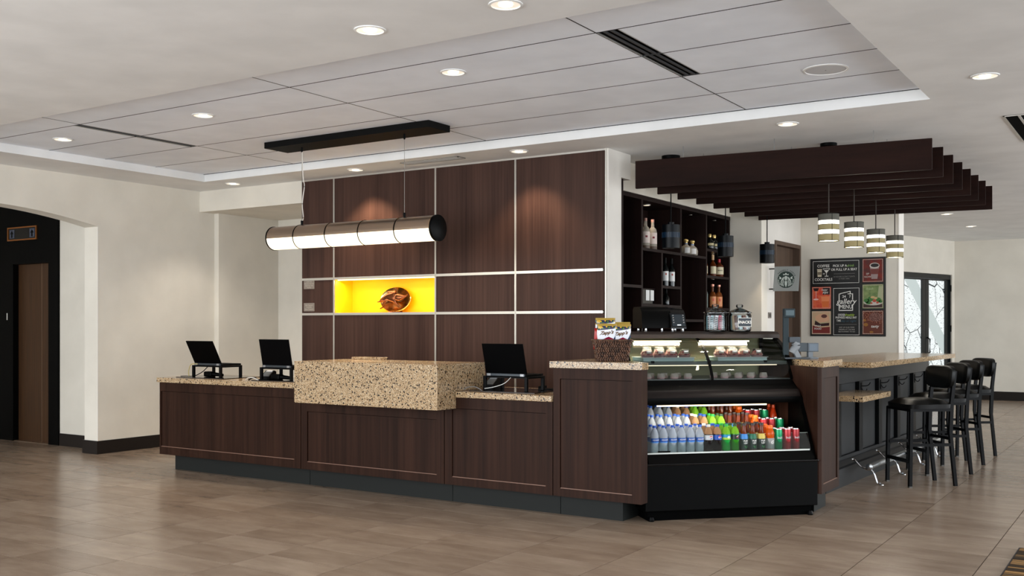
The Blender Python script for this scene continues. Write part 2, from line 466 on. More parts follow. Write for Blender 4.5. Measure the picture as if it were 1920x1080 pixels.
b = MB(); at(b, (WX, 6.65, 0, WX + .014, 8.22, .14), (WX - .245, 6.632, 0, WX + .014, 6.65, .14), (WX - .245, 6.65, 0, WX - .23, 6.9, .14))
struct('baseboard_left', b, M_BASE)
struct('baseboard_lobby', MB().box(-10.60, 6.886, 0, WX - .246, 6.9, .14), M_BASE)

# back wall: timber panels between aluminium strips, with a niche
BY = 8.0
wb = struct('wall_back', at(MB(), (-7.89, 8.05, 0, -7.425, 8.35, CZ), (-6.085, 8.05, 0, -4.19, 8.35, CZ), (-7.425, 8.05, 0, -6.085, 8.35, 1.49), (-7.425, 8.05, 1.87, -6.085, 8.35, CZ), (-7.425, 8.31, 1.49, -6.085, 8.35, 1.87)), W_SHELF)
px = [-7.895, -7.43, -6.08, -5.14, -4.187]; pz = [(0, 1.478), (1.502, 1.853), (1.878, 2.925)]
for a in range(4):
    for r in range(3):
        if a == 1 and r == 1: continue
        ob('timber_panel', MB().box(px[a] + (.009 if a else 0), BY, pz[r][0], px[a + 1] - .009, BY + .05, pz[r][1]), W_PANEL, wb)
for x in px[1:4]:
    for z0, z1 in pz:
        ob('vertical_strip', at(MB(), (x - .009, BY - .004, z0, x - .002, BY + .03, z1), (x + .002, BY - .004, z0, x + .009, BY + .03, z1), (x - .002, BY + .012, z0, x + .002, BY + .03, z1)), ALU, wb)
for z in (1.49, 1.8655):
    for x0, x1 in ((-7.893, -7.432), (-7.428, -6.082), (-6.078, -5.142), (-5.138, -4.215)):
        ob('horizontal_strip', at(MB(), (x0, BY - .006, z - .012, x1, BY + .03, z - .002), (x0, BY - .006, z + .002, x1, BY + .03, z + .012), (x0, BY + .008, z - .002, x1, BY + .03, z + .002)), ALU, wb)
ob('top_trim', MB().box(-7.9, BY - .004, 2.925, -4.187, BY + .05, CZ), ALU, wb)
NX, NY, NZ = -6.755, 8.05, 1.502
for nm, bx in (('niche_back', (-.66, .225, 0, .66, .235, .351)), ('niche_side', (-.662, -.045, 0, -.66, .225, .351)), ('niche_side', (.66, -.045, 0, .662, .225, .351)),
               ('niche_floor', (-.66, -.045, -.002, .66, .225, 0)), ('niche_top', (-.66, -.045, .351, .66, .225, .353))):
    ob(nm, MB().box(*bx), YELLOW, wb, loc=(NX, NY, NZ))
ob('niche_light', MB().box(-.64, -.03, .342, .64, -.018, .35), mat('niche_led', (255, 244, 200), .5, emit=(255, 238, 180), es=3.5), wb, loc=(NX, NY, NZ))
arealight((NX, NY + .02, NZ + .338), 1.25, .05, 5.5, (math.radians(-18), 0, 0), (1, .93, .7))
arealight((NX, NY - .02, NZ + .02), 1.25, .03, 2.6, (math.radians(180 + 25), 0, 0), (1, .93, .7))

# pillar, header and recess wall of the back bar
struct('wall_pillar', at(MB(), (-4.185, 8.0, 0, -4.16, 8.25, CZ), (-4.8, 8.35, 0, -4.16, 8.4, .01), (-4.36, 8.05, 0, -4.18, 8.25, CZ)), P_WALL2)
struct('wall_header', MB().box(-4.36, 8.25, 2.71, -4.16, 8.44, CZ), P_WALL2)
struct('wall_bar', at(MB(), (-4.95, 8.25, 0, -4.78, 11.5, 2.655), (-4.95, 8.25, 2.655, -4.35, 11.5, CZ)), P_WALL)
struct('trim_1', MB().box(-4.187, 7.985, 0, -4.178, 8.0, CZ), ALU)
wbe = struct('wall_bar_end', MB().box(-4.95, 11.5, 0, -3.98, 11.7, CZ), P_WALL)
DX = -3.98
wdr = struct('wall_door', MB().prism_x([(11.7, 0), (11.97, 0), (11.97, 2.40), (12.98, 2.40), (12.98, 0), (13.2, 0), (13.2, CZ), (11.7, CZ)], DX - .2, DX), P_WALL2)
struct('wall_menu', MB().box(DX, 13.0, 0, -2.77, 13.26, CZ), P_WALL)
struct('trim_2', MB().box(-2.775, 12.995, 0, -2.766, 13.265, CZ), mat('corner_white', (235, 230, 222), .5))
dr = struct('door_1', at(MB(), (DX - .12, 12.02, .01, DX - .08, 12.93, 2.35)), W_DOOR)
ob('door_frame', at(MB(), (DX - .2, 11.972, 0, DX + .012, 12.025, 2.398), (DX - .2, 12.925, 0, DX + .012, 12.978, 2.398), (DX - .2, 12.025, 2.35, DX + .012, 12.925, 2.398)), W_DOOR, dr)
ob('door_handle', MB().cyl((DX - .08, 12.12, 1.0), (DX - .03, 12.12, 1.0), .012).cyl((DX - .03, 12.12, 1.0), (DX - .03, 12.24, 1.0), .01), CHROME, dr)

# far wall and glazed entrance
struct('wall_far', MB().box(-3.35, 20.4, 0, 7, 20.6, CZ), P_WALL)
struct('baseboard_far', MB().box(-3.35, 20.385, 0, 7, 20.4, .16), M_BASE)
A = Vector((-3.35, 20.4, 0)); Bv = Vector((-3.85, 18.67, 0)); ang = math.atan2((Bv - A).y, (Bv - A).x)
ME = Matrix.Translation(A) @ Matrix.Rotation(ang, 4, 'Z')     # local x runs along the entrance wall, -y faces away, +y faces the room
we = struct('wall_entrance', at(MB(), (0, -.2, 0, .1, 0, CZ), (.1, -.2, 2.31, 1.92, 0, CZ), (1.92, -.2, 0, 6.5, 0, CZ)), P_WALL)
we.matrix_world = ME
M_FRAME = mat('door_frame_black', (14, 20, 22), .35)
def streetmap():
    m = mat('map_film', (240, 250, 250), .4); t = NT(m)
    c = t.coords('Object', (1, 1, 1))
    v = t.n('ShaderNodeTexVoronoi', Scale=1.7); v.feature = 'DISTANCE_TO_EDGE'; t.l(c, v.inputs['Vector'])
    c2 = t.coords('Object', (12, 1, 40), (0, .08, 0))
    b = t.n('ShaderNodeTexNoise', Scale=1.6, Detail=2.0); t.l(c2, b.inputs['Vector'])
    sp = t.n('ShaderNodeSeparateXYZ'); t.l(c, sp.inputs[0])
    band = t.math('ABSOLUTE', t.math('SUBTRACT', t.math('ADD', t.math('MULTIPLY', sp.outputs[0], -.95), sp.outputs[2]), .74))
    line = t.math('MAXIMUM', t.math('LESS_THAN', v.outputs['Distance'], .011), t.math('GREATER_THAN', b.outputs[0], .63))
    isb = t.math('LESS_THAN', band, .2)
    col = t.mix(line, (246, 253, 253), (40, 48, 52)); col = t.mix(isb, col, (198, 210, 208))
    t.l(col, t.p.inputs['Emission Color']); t.p.inputs['Emission Strength'].default_value = .96; t.p.inputs['Base Color'].default_value = (.02, .02, .02, 1)
    return m
M_MAP = streetmap()
d2 = struct('door_2', at(MB(), (.11, -.14, 2.22, 1.91, -.02, 2.30), (.11, -.14, 0, .13, -.02, 2.22), (1.89, -.14, 0, 1.91, -.02, 2.22)), M_FRAME)
d2.matrix_world = ME
for x0, x1 in ((.13, 1.0), (1.01, 1.89)):
    lf = ob('door_leaf', at(MB(), (x0, -.11, .01, x0 + .13, -.05, 2.21), (x1 - .11, -.11, .01, x1, -.05, 2.21), (x0, -.11, 2.19, x1, -.05, 2.215), (x0, -.11, .01, x1, -.05, .25)), M_FRAME, d2)
    ob('glass_pane', MB().box(x0 + .13, -.085, .25, x1 - .11, -.075, 2.19), M_MAP, lf)
ob('door_handle', MB().tube([(.95, -.05, .85), (.95, 0, .88), (.95, 0, 1.12), (.95, -.05, 1.15)], .014), BLACKMET, d2)
for z in (.4, 1.25, 2.0): ob('hinge', MB().box(.10, -.05, z, .125, -.012, z + .12), BLACKMET, d2)

# elevator
t = thing('elevator', 'elevator entrance with brown metal doors in a black surround under the arch', 'elevator', (-11.16, 6.9, 0))
ob('surround', at(MB(), (.365, -.02, 0, .55, 0, CZ), (-.36, -.02, 2.1, .365, 0, CZ), (-1.9, -.02, 0, -.36, 0, CZ)), mat('elevator_black', (3, 3, 3), .5, spec=.08), t)
ob('jamb', at(MB(), (-.36, -.02, 0, -.352, .09, 2.1), (.357, -.02, 0, .365, .09, 2.1), (-.352, -.02, 2.092, .357, .09, 2.1)), BLACK, t)
m = mat('elevator_bronze', (98, 66, 40), .42, metal=.35); n = NT(m); cc = n.coords('Position', (60, 60, 1.5)); nn = n.n('ShaderNodeTexNoise', Scale=1.0, Detail=3.0); n.l(cc, nn.inputs['Vector'])
n.l(n.ramp(nn.outputs[0], [(.3, (62, 40, 24)), (.7, (86, 58, 34))]), n.p.inputs['Base Color'])
ob('door_panel', MB().box(-.352, .05, .006, .142, .075, 2.09), m, t)
ob('door_panel', MB().box(.146, .035, .006, .357, .06, 2.09), m, t)
ob('door_edge', MB().box(.142, .034, .006, .147, .052, 2.09), NICKEL, t)
ob('sill', MB().box(-.36, -.01, 0, .365, .09, .006), NICKEL, t)
il = ob('indicator', at(MB(), (-.45, -.034, 2.37, .14, -.02, 2.385), (-.45, -.034, 2.515, .14, -.02, 2.53), (-.45, -.034, 2.385, -.435, -.02, 2.515), (.125, -.034, 2.385, .14, -.02, 2.515)), mat('indicator_frame', (176, 112, 58), .3, metal=.8), t)
ob('indicator_face', MB().box(-.435, -.026, 2.385, .125, -.021, 2.515), BLACKG, il)
for x in (-.36, .05):
    ob('arrow_lens', MB().box(x - .05, -.029, 2.40, x + .05, -.026, 2.50), mat('arrow_lens', (70, 76, 92), .3), il)
    ob('arrow', MB().prism_y([(x - .034, 2.45), (x, 2.49), (x + .034, 2.45), (x + .012, 2.45), (x + .012, 2.408), (x - .012, 2.408), (x - .012, 2.45)], -.031, -.029), BLACK, il)
ob('floor_number', text_into(MB(), '1', .11, lambda x, y: (-.473 + x, -.0215, 1.47 + y), bold=.003), WHITEINK, t)

# ================================================================== RECEPTION COUNTER
FY = 6.26
def front_panel(t, x0, x1, z0, z1, px0, px1, pz0, pz1, fy=0.0):
    """face frame with a recessed panel and thin bead, local coords, face at y=fy"""
    ob('body', MB().box(x0, fy + .03, z0, x1, fy + .66, z1), W_COUNTER, t)
    ob('stile', MB().box(x0 + .001, fy, z0, px0, fy + .03, z1), W_COUNTER, t)
    ob('stile', MB().box(px1, fy, z0, x1 - .001, fy + .03, z1), W_COUNTER, t)
    ob('rail', MB().box(px0, fy, z0, px1, fy + .03, pz0), W_COUNTER, t)
    ob('rail', MB().box(px0, fy, pz1, px1, fy + .03, z1), W_COUNTER, t)
    ob('panel', MB().box(px0 + .004, fy + .009, pz0 + .004, px1 - .004, fy + .03, pz1 - .004), W_COUNTER, t)
    ob('bead', MB().box(px0 + .004, fy + .001, pz0, px1 - .004, fy + .009, pz0 + .005), mat('bead_wood', (128, 98, 84), .35), t)
units = ((-8.04, -6.195, .83, -8.02, -6.27, .222, .748, 'low dark wood counter cabinet at the left end under two laptops'),
         (-6.19, -4.675, .735, -6.12, -4.745, .214, .642, 'dark wood counter cabinet below the projecting granite box'),
         (-4.67, -3.705, .82, -4.60, -3.76, .21, .737, 'low dark wood counter cabinet under the single laptop on the right'))
for x0, x1, top, a, bb, c0, c1, lb in units:
    t = thing('counter_cabinet', lb, 'cabinet', (0, FY, 0))
    front_panel(t, x0, x1, .15, top, a, bb, c0, c1)
    ob('kick_plate', MB().box(x0 + (.09 if x0 < -8 else 0), .11, 0, x1, .6, .15), M_KICK, t)
t = thing('counter_cabinet', 'tall dark wood counter cabinet beside the display case under the snack basket', 'cabinet', (0, FY, 0))
def tall(b, z0, z1, off, y0): return b.prism([(-3.70 , y0), (-3.005 + off, y0), (-3.005 + off, .095 - off), (-3.70, .79 - off)], z0, z1)
ob('body', tall(MB(), .15, 1.066, 0, .03), W_COUNTER, t)
ob('stile', MB().box(-3.70, 0, .15, -3.645, .03, 1.066), W_COUNTER, t); ob('stile', MB().box(-3.072, 0, .15, -3.005, .03, 1.066), W_COUNTER, t)
ob('rail', MB().box(-3.645, 0, .15, -3.072, .03, .207), W_COUNTER, t); ob('rail', MB().box(-3.645, 0, .99, -3.072, .03, 1.066), W_COUNTER, t)
ob('panel', MB().box(-3.641, .009, .211, -3.076, .03, .986), W_COUNTER, t)
ob('bead', MB().box(-3.641, .001, .207, -3.076, .009, .212), MATS['bead_wood'], t)
ob('kick_plate', MB().box(-3.70, .11, 0, -3.20, .5, .15), M_KICK, t)

def stone(name, label, b): return tag(ob(name, b, GRANITE), label, 'countertop')
stone('granite_countertop', 'speckled tan granite top of the low left counter, under two laptops', MB().box(-8.06, FY - .02, .831, -6.05, FY + .70, .875, .004))
stone('granite_countertop', 'speckled tan granite top of the low right counter, under one laptop', MB().box(-4.552, FY - .02, .821, -3.705, FY + .70, .865, .004))
stone('granite_countertop', 'high speckled granite top of the counter end, beneath the wicker snack basket', MB().prism([(-3.72, FY - .02), (-2.99, FY - .02), (-2.99, FY + .08), (-3.72, FY + .81)], 1.067, 1.113))
gb = thing('granite_transaction_box', 'large projecting speckled granite box at the middle of the front desk', 'counter', (-5.295, 6.02, 0))
ob('front_slab', MB().box(-.735, 0, .736, .735, .05, 1.077, .003), GRANITE, gb)
ob('side_slab', MB().box(.695, .05, .736, .735, .238, 1.045), GRANITE, gb)
ob('side_slab', MB().box(.695, .238, .868, .735, .63, 1.045), GRANITE, gb)
ob('side_slab', MB().box(-.735, .05, .877, -.695, .63, 1.045), GRANITE, gb)
ob('top_slab', MB().box(-.735, .05, 1.045, .735, .63, 1.0765), GRANITE, gb)
ob('underside', MB().box(-.695, .05, .737, .695, .238, .76), GRANITE, gb)
tag(ob('granite_ledge', MB().box(-.16, -.05, 0, .16, .05, .022, .002), GRANITE, loc=(-5.72, 6.60, 1.0775)), 'small raised granite ledge on the top of the projecting box', 'ledge')

def laptop(x0, x1, y, zt, tilt, label, slab, left, port=True):
    """x0..x1 = hinge line ends; zt = counter top"""
    w_ = x1 - x0; cx = (x0 + x1) / 2
    m_ = thing('desk_mat', slab, 'mat', (cx, y + .10, zt), 0)
    ob('mat_sheet', MB().box(-w_ / 2 - .16 * left, -.19, 0, w_ / 2 + .12, .26, .006, .002), BLACKG, m_)
    ob('mat_edge', MB().box(-w_ / 2 - .16 * left, -.193, 0, w_ / 2 + .12, -.19, .005), mat('mat_rim', (46, 40, 40), .4), m_)
    s_ = thing('laptop_riser', label[1], 'laptop stand', (cx, y, zt + .006))
    for sx in (-1, 1):
        for yy in (-.015, .225):
            ob('leg', MB().box(sx * w_ / 2 - .012, yy - .012, 0, sx * w_ / 2 + .012, yy + .012, .10, .003), DGREY if False else BLACKMET, s_)
    ob('side_bar', MB().box(-w_ / 2 - .012, -.027, .095, -w_ / 2 + .012, .237, .112, .003), BLACKMET, s_)
    ob('side_bar', MB().box(w_ / 2 - .012, -.027, .095, w_ / 2 + .012, .237, .112, .003), BLACKMET, s_)
    ob('platform', MB().box(-w_ / 2 + .012, -.02, .098, w_ / 2 - .012, .23, .106), BLACKMET, s_)
    l_ = thing('laptop', label[0], 'laptop', (cx, y, zt + .1185))
    hw_ = w_ / 2 - .002
    ob('base', MB().box(-hw_, 0, 0, hw_, .235, .016, .003), BLACK, l_)
    ob('keyboard', MB().box(-hw_ + .03, .04, .016, hw_ - .03, .15, .0175), BLACKM, l_)
    hb = ob('hinge_bar', MB().box(-hw_ + .01, -.018, 0, hw_ - .01, 0, .02, .003), mat('hinge_grey', (58, 64, 70), .35, metal=.4), l_)
    for sx in (-1, 1):
        ob('hinge_cover', MB().box(sx * (hw_ - .035) - .016, -.0195, .001, sx * (hw_ - .035) + .016, -.018, .019), mat('hinge_silver', (150, 152, 156), .35, metal=.6), hb)
    sc_ = ob('screen', MB().box(-hw_, -.005, 0, hw_, .003, .238, .002), mat('laptop_black', (2, 2, 3), .5, spec=.05), l_, loc=(0, 0, .018), rot=(tilt, 0, 0))
    ob('display', MB().box(-hw_ + .01, .003, .015, hw_ - .01, .0035, .225), mat('display_dark', (12, 13, 16), .2), sc_)
    return l_
laptop(-7.765, -7.392, 6.45, .875, math.radians(27), ('open black laptop farthest left on the reception counter, seen from behind', 'black riser with four legs under the leftmost laptop'), 'glossy black desk mat under the leftmost laptop', 1)
laptop(-6.853, -6.480, 6.45, .875, math.radians(11), ('open black laptop beside the left edge of the granite box, seen from behind', 'black riser with four legs under the laptop beside the granite box'), 'glossy black desk mat under the laptop left of the granite box', .3)
laptop(-4.412, -4.038, 6.45, .865, math.radians(15), ('open black laptop on the low counter right of the granite box, seen from behind', 'black riser with four legs under the laptop right of the granite box'), 'glossy black desk mat under the laptop right of the granite box', .6)
def cord(label, pts, m, r=.004):
    o = ob('cable', MB().tube(pts, r, 6), m, smooth=True); return tag(o, label, 'cable')
def smooth_pts(P, n=6):
    P = [Vector(p) for p in P]; out = []
    Q = [P[0]] + P + [P[-1]]
    for i in range(1, len(Q) - 2):
        for k in range(n):
            u = k / n; a, b_, c_, d_ = Q[i - 1], Q[i], Q[i + 1], Q[i + 2]
            out.append(.5 * ((2 * b_) + (-a + c_) * u + (2 * a - 5 * b_ + 4 * c_ - d_) * u * u + (-a + 3 * b_ - 3 * c_ + d_) * u ** 3))
    out.append(P[-1]); return out
YCORD = mat('yellow_cord', (176, 160, 92), .5); WCORD = mat('white_cord', (205, 205, 202), .45)
cord('yellow green cable arching off the back of the leftmost laptop', smooth_pts([(-7.70, 6.428, 1.005), (-7.77, 6.41, 1.0), (-7.80, 6.405, .94), (-7.79, 6.40, .888)]), YCORD)
cord('dark cable sagging behind the leftmost laptop riser', smooth_pts([(-7.56, 6.425, .98), (-7.62, 6.41, .93), (-7.72, 6.40, .892), (-7.84, 6.40, .888), (-7.86, 6.36, .888)]), BLACK)
cord('white cable curled beside the card reader left of the granite box', smooth_pts([(-6.94, 6.33, .882), (-6.90, 6.32, .90), (-6.82, 6.30, .905), (-6.76, 6.31, .886)]), WCORD)
cord('black cable coiled beside the card reader left of the granite box', smooth_pts([(-7.0, 6.42, .882), (-6.93, 6.36, .884), (-6.87, 6.36, .9), (-6.80, 6.35, .886), (-6.72, 6.37, .886)]), BLACK, .006)
cord('white cable looping below the laptop on the right counter', smooth_pts([(-4.17, 6.425, .975), (-4.22, 6.41, .93), (-4.31, 6.40, .9), (-4.38, 6.38, .888)]), WCORD, .003)
cord('grey cable arched on the mat by the right laptop', smooth_pts([(-4.54, 6.33, .876), (-4.50, 6.33, .897), (-4.43, 6.33, .9), (-4.37, 6.33, .876)]), mat('grey_cord', (120, 122, 124), .4), .003)
def device(x, y, z, rz, label, name='card_reader'):
    t = thing(name, label, 'card reader', (x, y, z), rz)
    ob('body', MB().prism_x([(-.07, 0), (.08, 0), (.08, .07), (.04, .082), (-.07, .03)], -.042, .042), BLACK, t)
    ob('keypad', MB().prism_x([(-.062, .0335), (.01, .0675), (.01, .069), (-.062, .035)], -.034, .034), DGREY, t)
    ob('display', MB().prism_x([(.016, .0705), (.038, .0805), (.038, .082), (.016, .072)], -.03, .03), mat('reader_screen', (110, 118, 128), .2), t)
device(-6.90, 6.56, .875, math.radians(20), 'black card reader lying on the counter left of the granite box')
device(-4.50, 6.66, .872, math.radians(10), 'black card reader beside the granite box on the right counter')
def scanner(x, y, z, rz, label):
    t = thing('barcode_scanner', label, 'scanner', (x, y, z), rz)
    ob('head', MB().box(-.075, -.032, 0, .03, .032, .05, .012), BLACK, t)
    ob('handle', MB().tube([(.02, 0, .025), (.07, .01, .022), (.13, .025, .016)], [.021, .018, .016], 10), BLACK, t, True)
    ob('window', MB().box(-.0775, -.022, .012, -.075, .022, .038), mat('scanner_brown', (92, 58, 38), .2), t)
scanner(-7.63, 6.53, .882, 0, 'black hand scanner lying under the leftmost laptop riser')
scanner(-6.70, 6.50, .882, 0, 'dark hand scanner under the laptop beside the granite box')
# small equipment tray at the far right of the mat
tag(ob('paper_tray', at(MB(), (-.10, -.06, 0, .10, .06, .012), (-.10, -.06, .012, -.094, .06, .03), (.094, -.06, .012, .10, .06, .03)), BLACK, loc=(-4.02, 6.80, .8655)), 'low black tray behind the right laptop at the tall cabinet', 'tray')

# sculpture in the niche
t = thing('bronze_sculpture', 'bronze animal curled on a round pale gold dish in the yellow niche', 'sculpture', (-6.745, 8.17, 1.503))
t.scale = (1.28, 1, 1)
Md = Matrix.Translation((0, .03, .135)) @ Matrix.Rotation(math.radians(80), 4, 'X')
ob('dish', MB().lathe([(.132, 0), (.13, .004), (.11, -.012), (.07, -.024), (0, -.028)], 36, close=False, M=Matrix.Translation((0, .02, .135)) @ Matrix.Rotation(math.radians(82), 4, 'X') @ Matrix.Diagonal((1.2, 1, 1, 1))), GOLDISH, t, True)
def skinned(name, verts, edges, radii, m, parent, sub=2):
    me = bpy.data.meshes.new(name); me.from_pydata(verts, edges, []); o = bpy.data.objects.new(name, me); COL.objects.link(o)
    sk = o.modifiers.new('skin', 'SKIN')
    for v, r in zip(me.skin_vertices[0].data, radii): v.radius = (r if isinstance(r, tuple) else (r, r))
    me.skin_vertices[0].data[0].use_root = True
    o.modifiers.new('sub', 'SUBSURF').levels = sub; o.modifiers['sub'].render_levels = sub
    dg = bpy.context.evaluated_depsgraph_get(); me2 = bpy.data.meshes.new_from_object(o.evaluated_get(dg)); bpy.data.objects.remove(o)
    me2.materials.clear(); me2.materials.append(m)
    for p in me2.polygons: p.use_smooth = True
    o = bpy.data.objects.new(name, me2); COL.objects.link(o); o.parent = parent; return o
V = [(.02, -.02, .165), (-.05, -.025, .168), (-.10, -.02, .145), (-.125, -.02, .12), (.075, -.02, .150), (.10, -.02, .13),
     (-.085, -.03, .10), (-.10, -.03, .055), (-.13, -.035, .04), (.03, -.035, .11), (.06, -.035, .07), (.09, -.04, .045), (.135, -.02, .165), (.15, -.02, .185), (-.13, -.03, .115), (-.16, -.03, .11), (.0, -.02, .205), (-.06, -.02, .215), (.03, -.02, .225)]
Ee = [(0, 1), (1, 2), (2, 3), (0, 4), (4, 5), (2, 6), (6, 7), (7, 8), (0, 9), (9, 10), (10, 11), (4, 12), (12, 13), (3, 14), (14, 15), (0, 16), (16, 17), (16, 18)]
ob_an = skinned('animal', V, Ee, [.052, .045, .034, .024, .045, .02, .012, .007, .006, .018, .008, .006, .007, .004, .008, .004, .022, .012, .012], BRONZE, t)
ob('base_wedge', MB().prism_x([(-.03, 0), (.06, 0), (.05, .018), (-.02, .012)], -.05, .05), BRONZE, t)
for i, (z, lines, lb) in enumerate(((1.807, ['SAVE THE', 'PROOFS FOR OR', 'ENJOY IN THE', 'HOTEL'], 'upper small grey notice plaque on the left edge of the timber wall'), (1.566, ['Safe Deposit', 'Available', 'Upon Request'], 'lower small grey notice plaque on the left edge of the timber wall'))):
    t = thing('notice_plaque', lb, 'plaque', (-7.787, BY - .0015, z))
    ob('plate', MB().box(-.078, -.003, -.045, .078, 0, .045), mat('plaque_grey', (132, 122, 112), .45), t)
    bmx = MB()
    for k, s_ in enumerate(lines):
        text_into(bmx, s_, .018 if i == 0 else .022, lambda x, y, k=k: (x, -.0036, (len(lines) - 1) * .0105 - k * .021 + y))
    ob('lettering', bmx, mat('plaque_ink', (190, 180, 166), .5), t)

# wicker basket with chip bags
BKX, BKY, BKR = -3.352, 6.495, math.radians(32.9)
t = thing('wicker_basket', 'dark brown woven wicker basket of chip bags on the high granite counter', 'basket', (BKX, BKY, 1.1135), BKR)
def bask(z):  # half sizes at height
    f = z / .148; return .104 + .026 * f, .082 + .012 * f
wv = mat('wicker', (84, 48, 32), .5); nw = NT(wv); cw = nw.coords('Object', (60, 60, 60)); nn = nw.n('ShaderNodeTexNoise', Scale=1.0, Detail=2.0); nw.l(cw, nn.inputs['Vector'])
nw.l(nw.ramp(nn.outputs[0], [(.35, (42, 26, 19)), (.65, (104, 72, 54))]), nw.p.inputs['Base Color'])
b = MB()
for row in range(9):
    z = .009 + row * .0163
    hx, hy = bask(z); per = []
    for (ax, ay, bx_, by_) in ((-hx, -hy, hx, -hy), (hx, -hy, hx, hy), (hx, hy, -hx, hy), (-hx, hy, -hx, -hy)):
        L = math.hypot(bx_ - ax, by_ - ay); n_ = max(2, round(L / .0165))
        for k in range(n_):
            u = (k + (.5 if row % 2 else .1)) / n_
            x = ax + (bx_ - ax) * u; y = ay + (by_ - ay) * u; an = math.atan2(by_ - ay, bx_ - ax)
            M = Matrix.Translation((x, y, z)) @ Matrix.Rotation(an, 4, 'Z') @ Matrix.Rotation(math.radians(28 if row % 2 else -28), 4, 'Y')
            b.lathe([(0, -.014), (.0055, -.009), (.0075, 0), (.0055, .009), (0, .014)], 6, M=M)
ob('weave', b, wv, t, True, kind='stuff')
ob('liner', at(MB(), (-.10, -.078, .001, .10, .078, .004), (-.104, -.083, .004, .104, -.078, .135), (-.104, .078, .004, .104, .083, .135), (-.108, -.078, .004, -.102, .078, .135), (.102, -.078, .004, .108, .078, .135)), mat('wicker_dark', (34, 20, 14), .8), t)
hx, hy = bask(.15)
ob('rim', MB().tube(smooth_pts([(-hx, -hy, .15), (0, -hy - .002, .149), (hx, -hy, .15), (hx, hy, .15), (0, hy, .151), (-hx, hy, .15), (-hx, -hy, .15)], 3), .008, 8), wv, t, True)

def bag_mat():
    m = mat('chip_bag_foil', (235, 235, 240), .25, spec=.6); t = NT(m)
    g = t.n('ShaderNodeTexCoord').outputs['Object']; sp = t.n('ShaderNodeSeparateXYZ'); t.l(g, sp.inputs[0])
    X, Z = sp.outputs[0], sp.outputs[2]
    v = t.n('ShaderNodeTexVoronoi', Scale=95.0); t.l(g, v.inputs['Vector'])
    sc = t.n('ShaderNodeSeparateColor'); t.l(v.outputs['Color'], sc.inputs[0])
    conf = t.ramp(sc.outputs[0], [(0, (20, 30, 70)), (.2, (24, 84, 48)), (.38, (36, 40, 110)), (.55, (200, 160, 40)), (.68, (20, 60, 40)), (.85, (70, 30, 80))], 'CONSTANT')
    top = t.math('GREATER_THAN', Z, .071)
    mid = t.math('GREATER_THAN', t.math('ADD', Z, t.math('MULTIPLY', X, -.12)), .047)
    diag = t.math('GREATER_THAN', t.math('ADD', t.math('MULTIPLY', X, 1.0), t.math('MULTIPLY', Z, -.5)), .058)
    low = t.math('LESS_THAN', t.math('ADD', Z, t.math('MULTIPLY', t.math('ABSOLUTE', t.math('SUBTRACT', X, .012)), .5)), -.004)
    c = t.mix(low, (236, 238, 246), (128, 18, 52)); c = t.mix(diag, c, conf); c = t.mix(mid, c, conf); c = t.mix(top, c, (160, 132, 58))
    t.l(c, t.p.inputs['Base Color']); return m
M_BAG = bag_mat()
M_REDBAG = mat('red_bag_foil', (168, 28, 26), .3)
def bag(label, lx, ly, z, tiltx, rz, m=M_BAG, text=True, w_=.142, h_=.165, tilty=0):
    M = Matrix.Translation((BKX, BKY, 1.1135)) @ Matrix.Rotation(BKR, 4, 'Z') @ Matrix.Translation((lx, ly, z)) @ Matrix.Rotation(rz, 4, 'Z') @ Matrix.Rotation(tilty, 4, 'Y') @ Matrix.Rotation(tiltx, 4, 'X')
    t = thing('chip_bag', label, 'chip bag', (0, 0, 0), 0, 'chip bags in the wicker basket'); t.matrix_world = M
    b = MB(); nx, nz = 10, 12
    def dep(u, v): return .022 * (max(0, 1 - (2 * u - 1) ** 4) ** .7) * (max(0, 1 - (2 * v - 1) ** 6) ** .8) + .002 * math.sin(u * 17 + v * 9) * (1 - abs(2 * v - 1))
    grid = {}
    for s_ in (-1, 1):
        for i in range(nx + 1):
            for j in range(nz + 1):
                u, v = i / nx, j / nz; d = dep(u, v) if 0 < i < nx and 0 < j < nz else .0008
                if s_ == 1 and (i in (0, nx) or j in (0, nz)): grid[s_, i, j] = grid[-1, i, j]; continue
                zig = .0018 * (i % 2) if j in (0, nz) else 0
                grid[s_, i, j] = b.bm.verts.new(((u - .5) * w_, s_ * d, (v - .5) * h_ + zig))
        for i in range(nx):
            for j in range(nz):
                f = [grid[s_, i, j], grid[s_, i + 1, j], grid[s_, i + 1, j + 1], grid[s_, i, j + 1]]
                try: b.bm.faces.new(f if s_ < 0 else f[::-1])
                except ValueError: pass
    ob('pouch', b, m, t, True)
    ob('top_seal', MB().box(-w_ / 2, -.0015, h_ / 2 - .012, w_ / 2, .0015, h_ / 2 + .003), mat('seal_gold', (170, 142, 62), .35) if text else m, t)
    if text:
        def put(x, y):
            xx = x - .004; zz = .024 + y + xx * .12; u = xx / w_ + .5; v = zz / h_ + .5
            return (xx, -dep(min(max(u, 0), 1), min(max(v, 0), 1)) - .0016, zz)
        ob('lettering', text_into(MB(), "Zapp's", .036, put, shear=.35, bold=.0012), mat('bag_brown', (96, 66, 20), .4), t)
bag('chip bag standing tallest at the back left of the basket', -.045, .02, .225, math.radians(8), .05)
bag('chip bag at the back right of the basket, half hidden behind another', .065, .035, .195, math.radians(8), -.05)
bag('chip bag at the front left of the basket', -.038, -.038, .185, math.radians(12), -.06)
bag('chip bag at the front right of the basket', .062, -.030, .18, math.radians(12), .02)
bag('red chip bag leaning out at the left end of the basket', -.085, .0, .16, math.radians(6), .5, M_REDBAG, False, .10, .15)

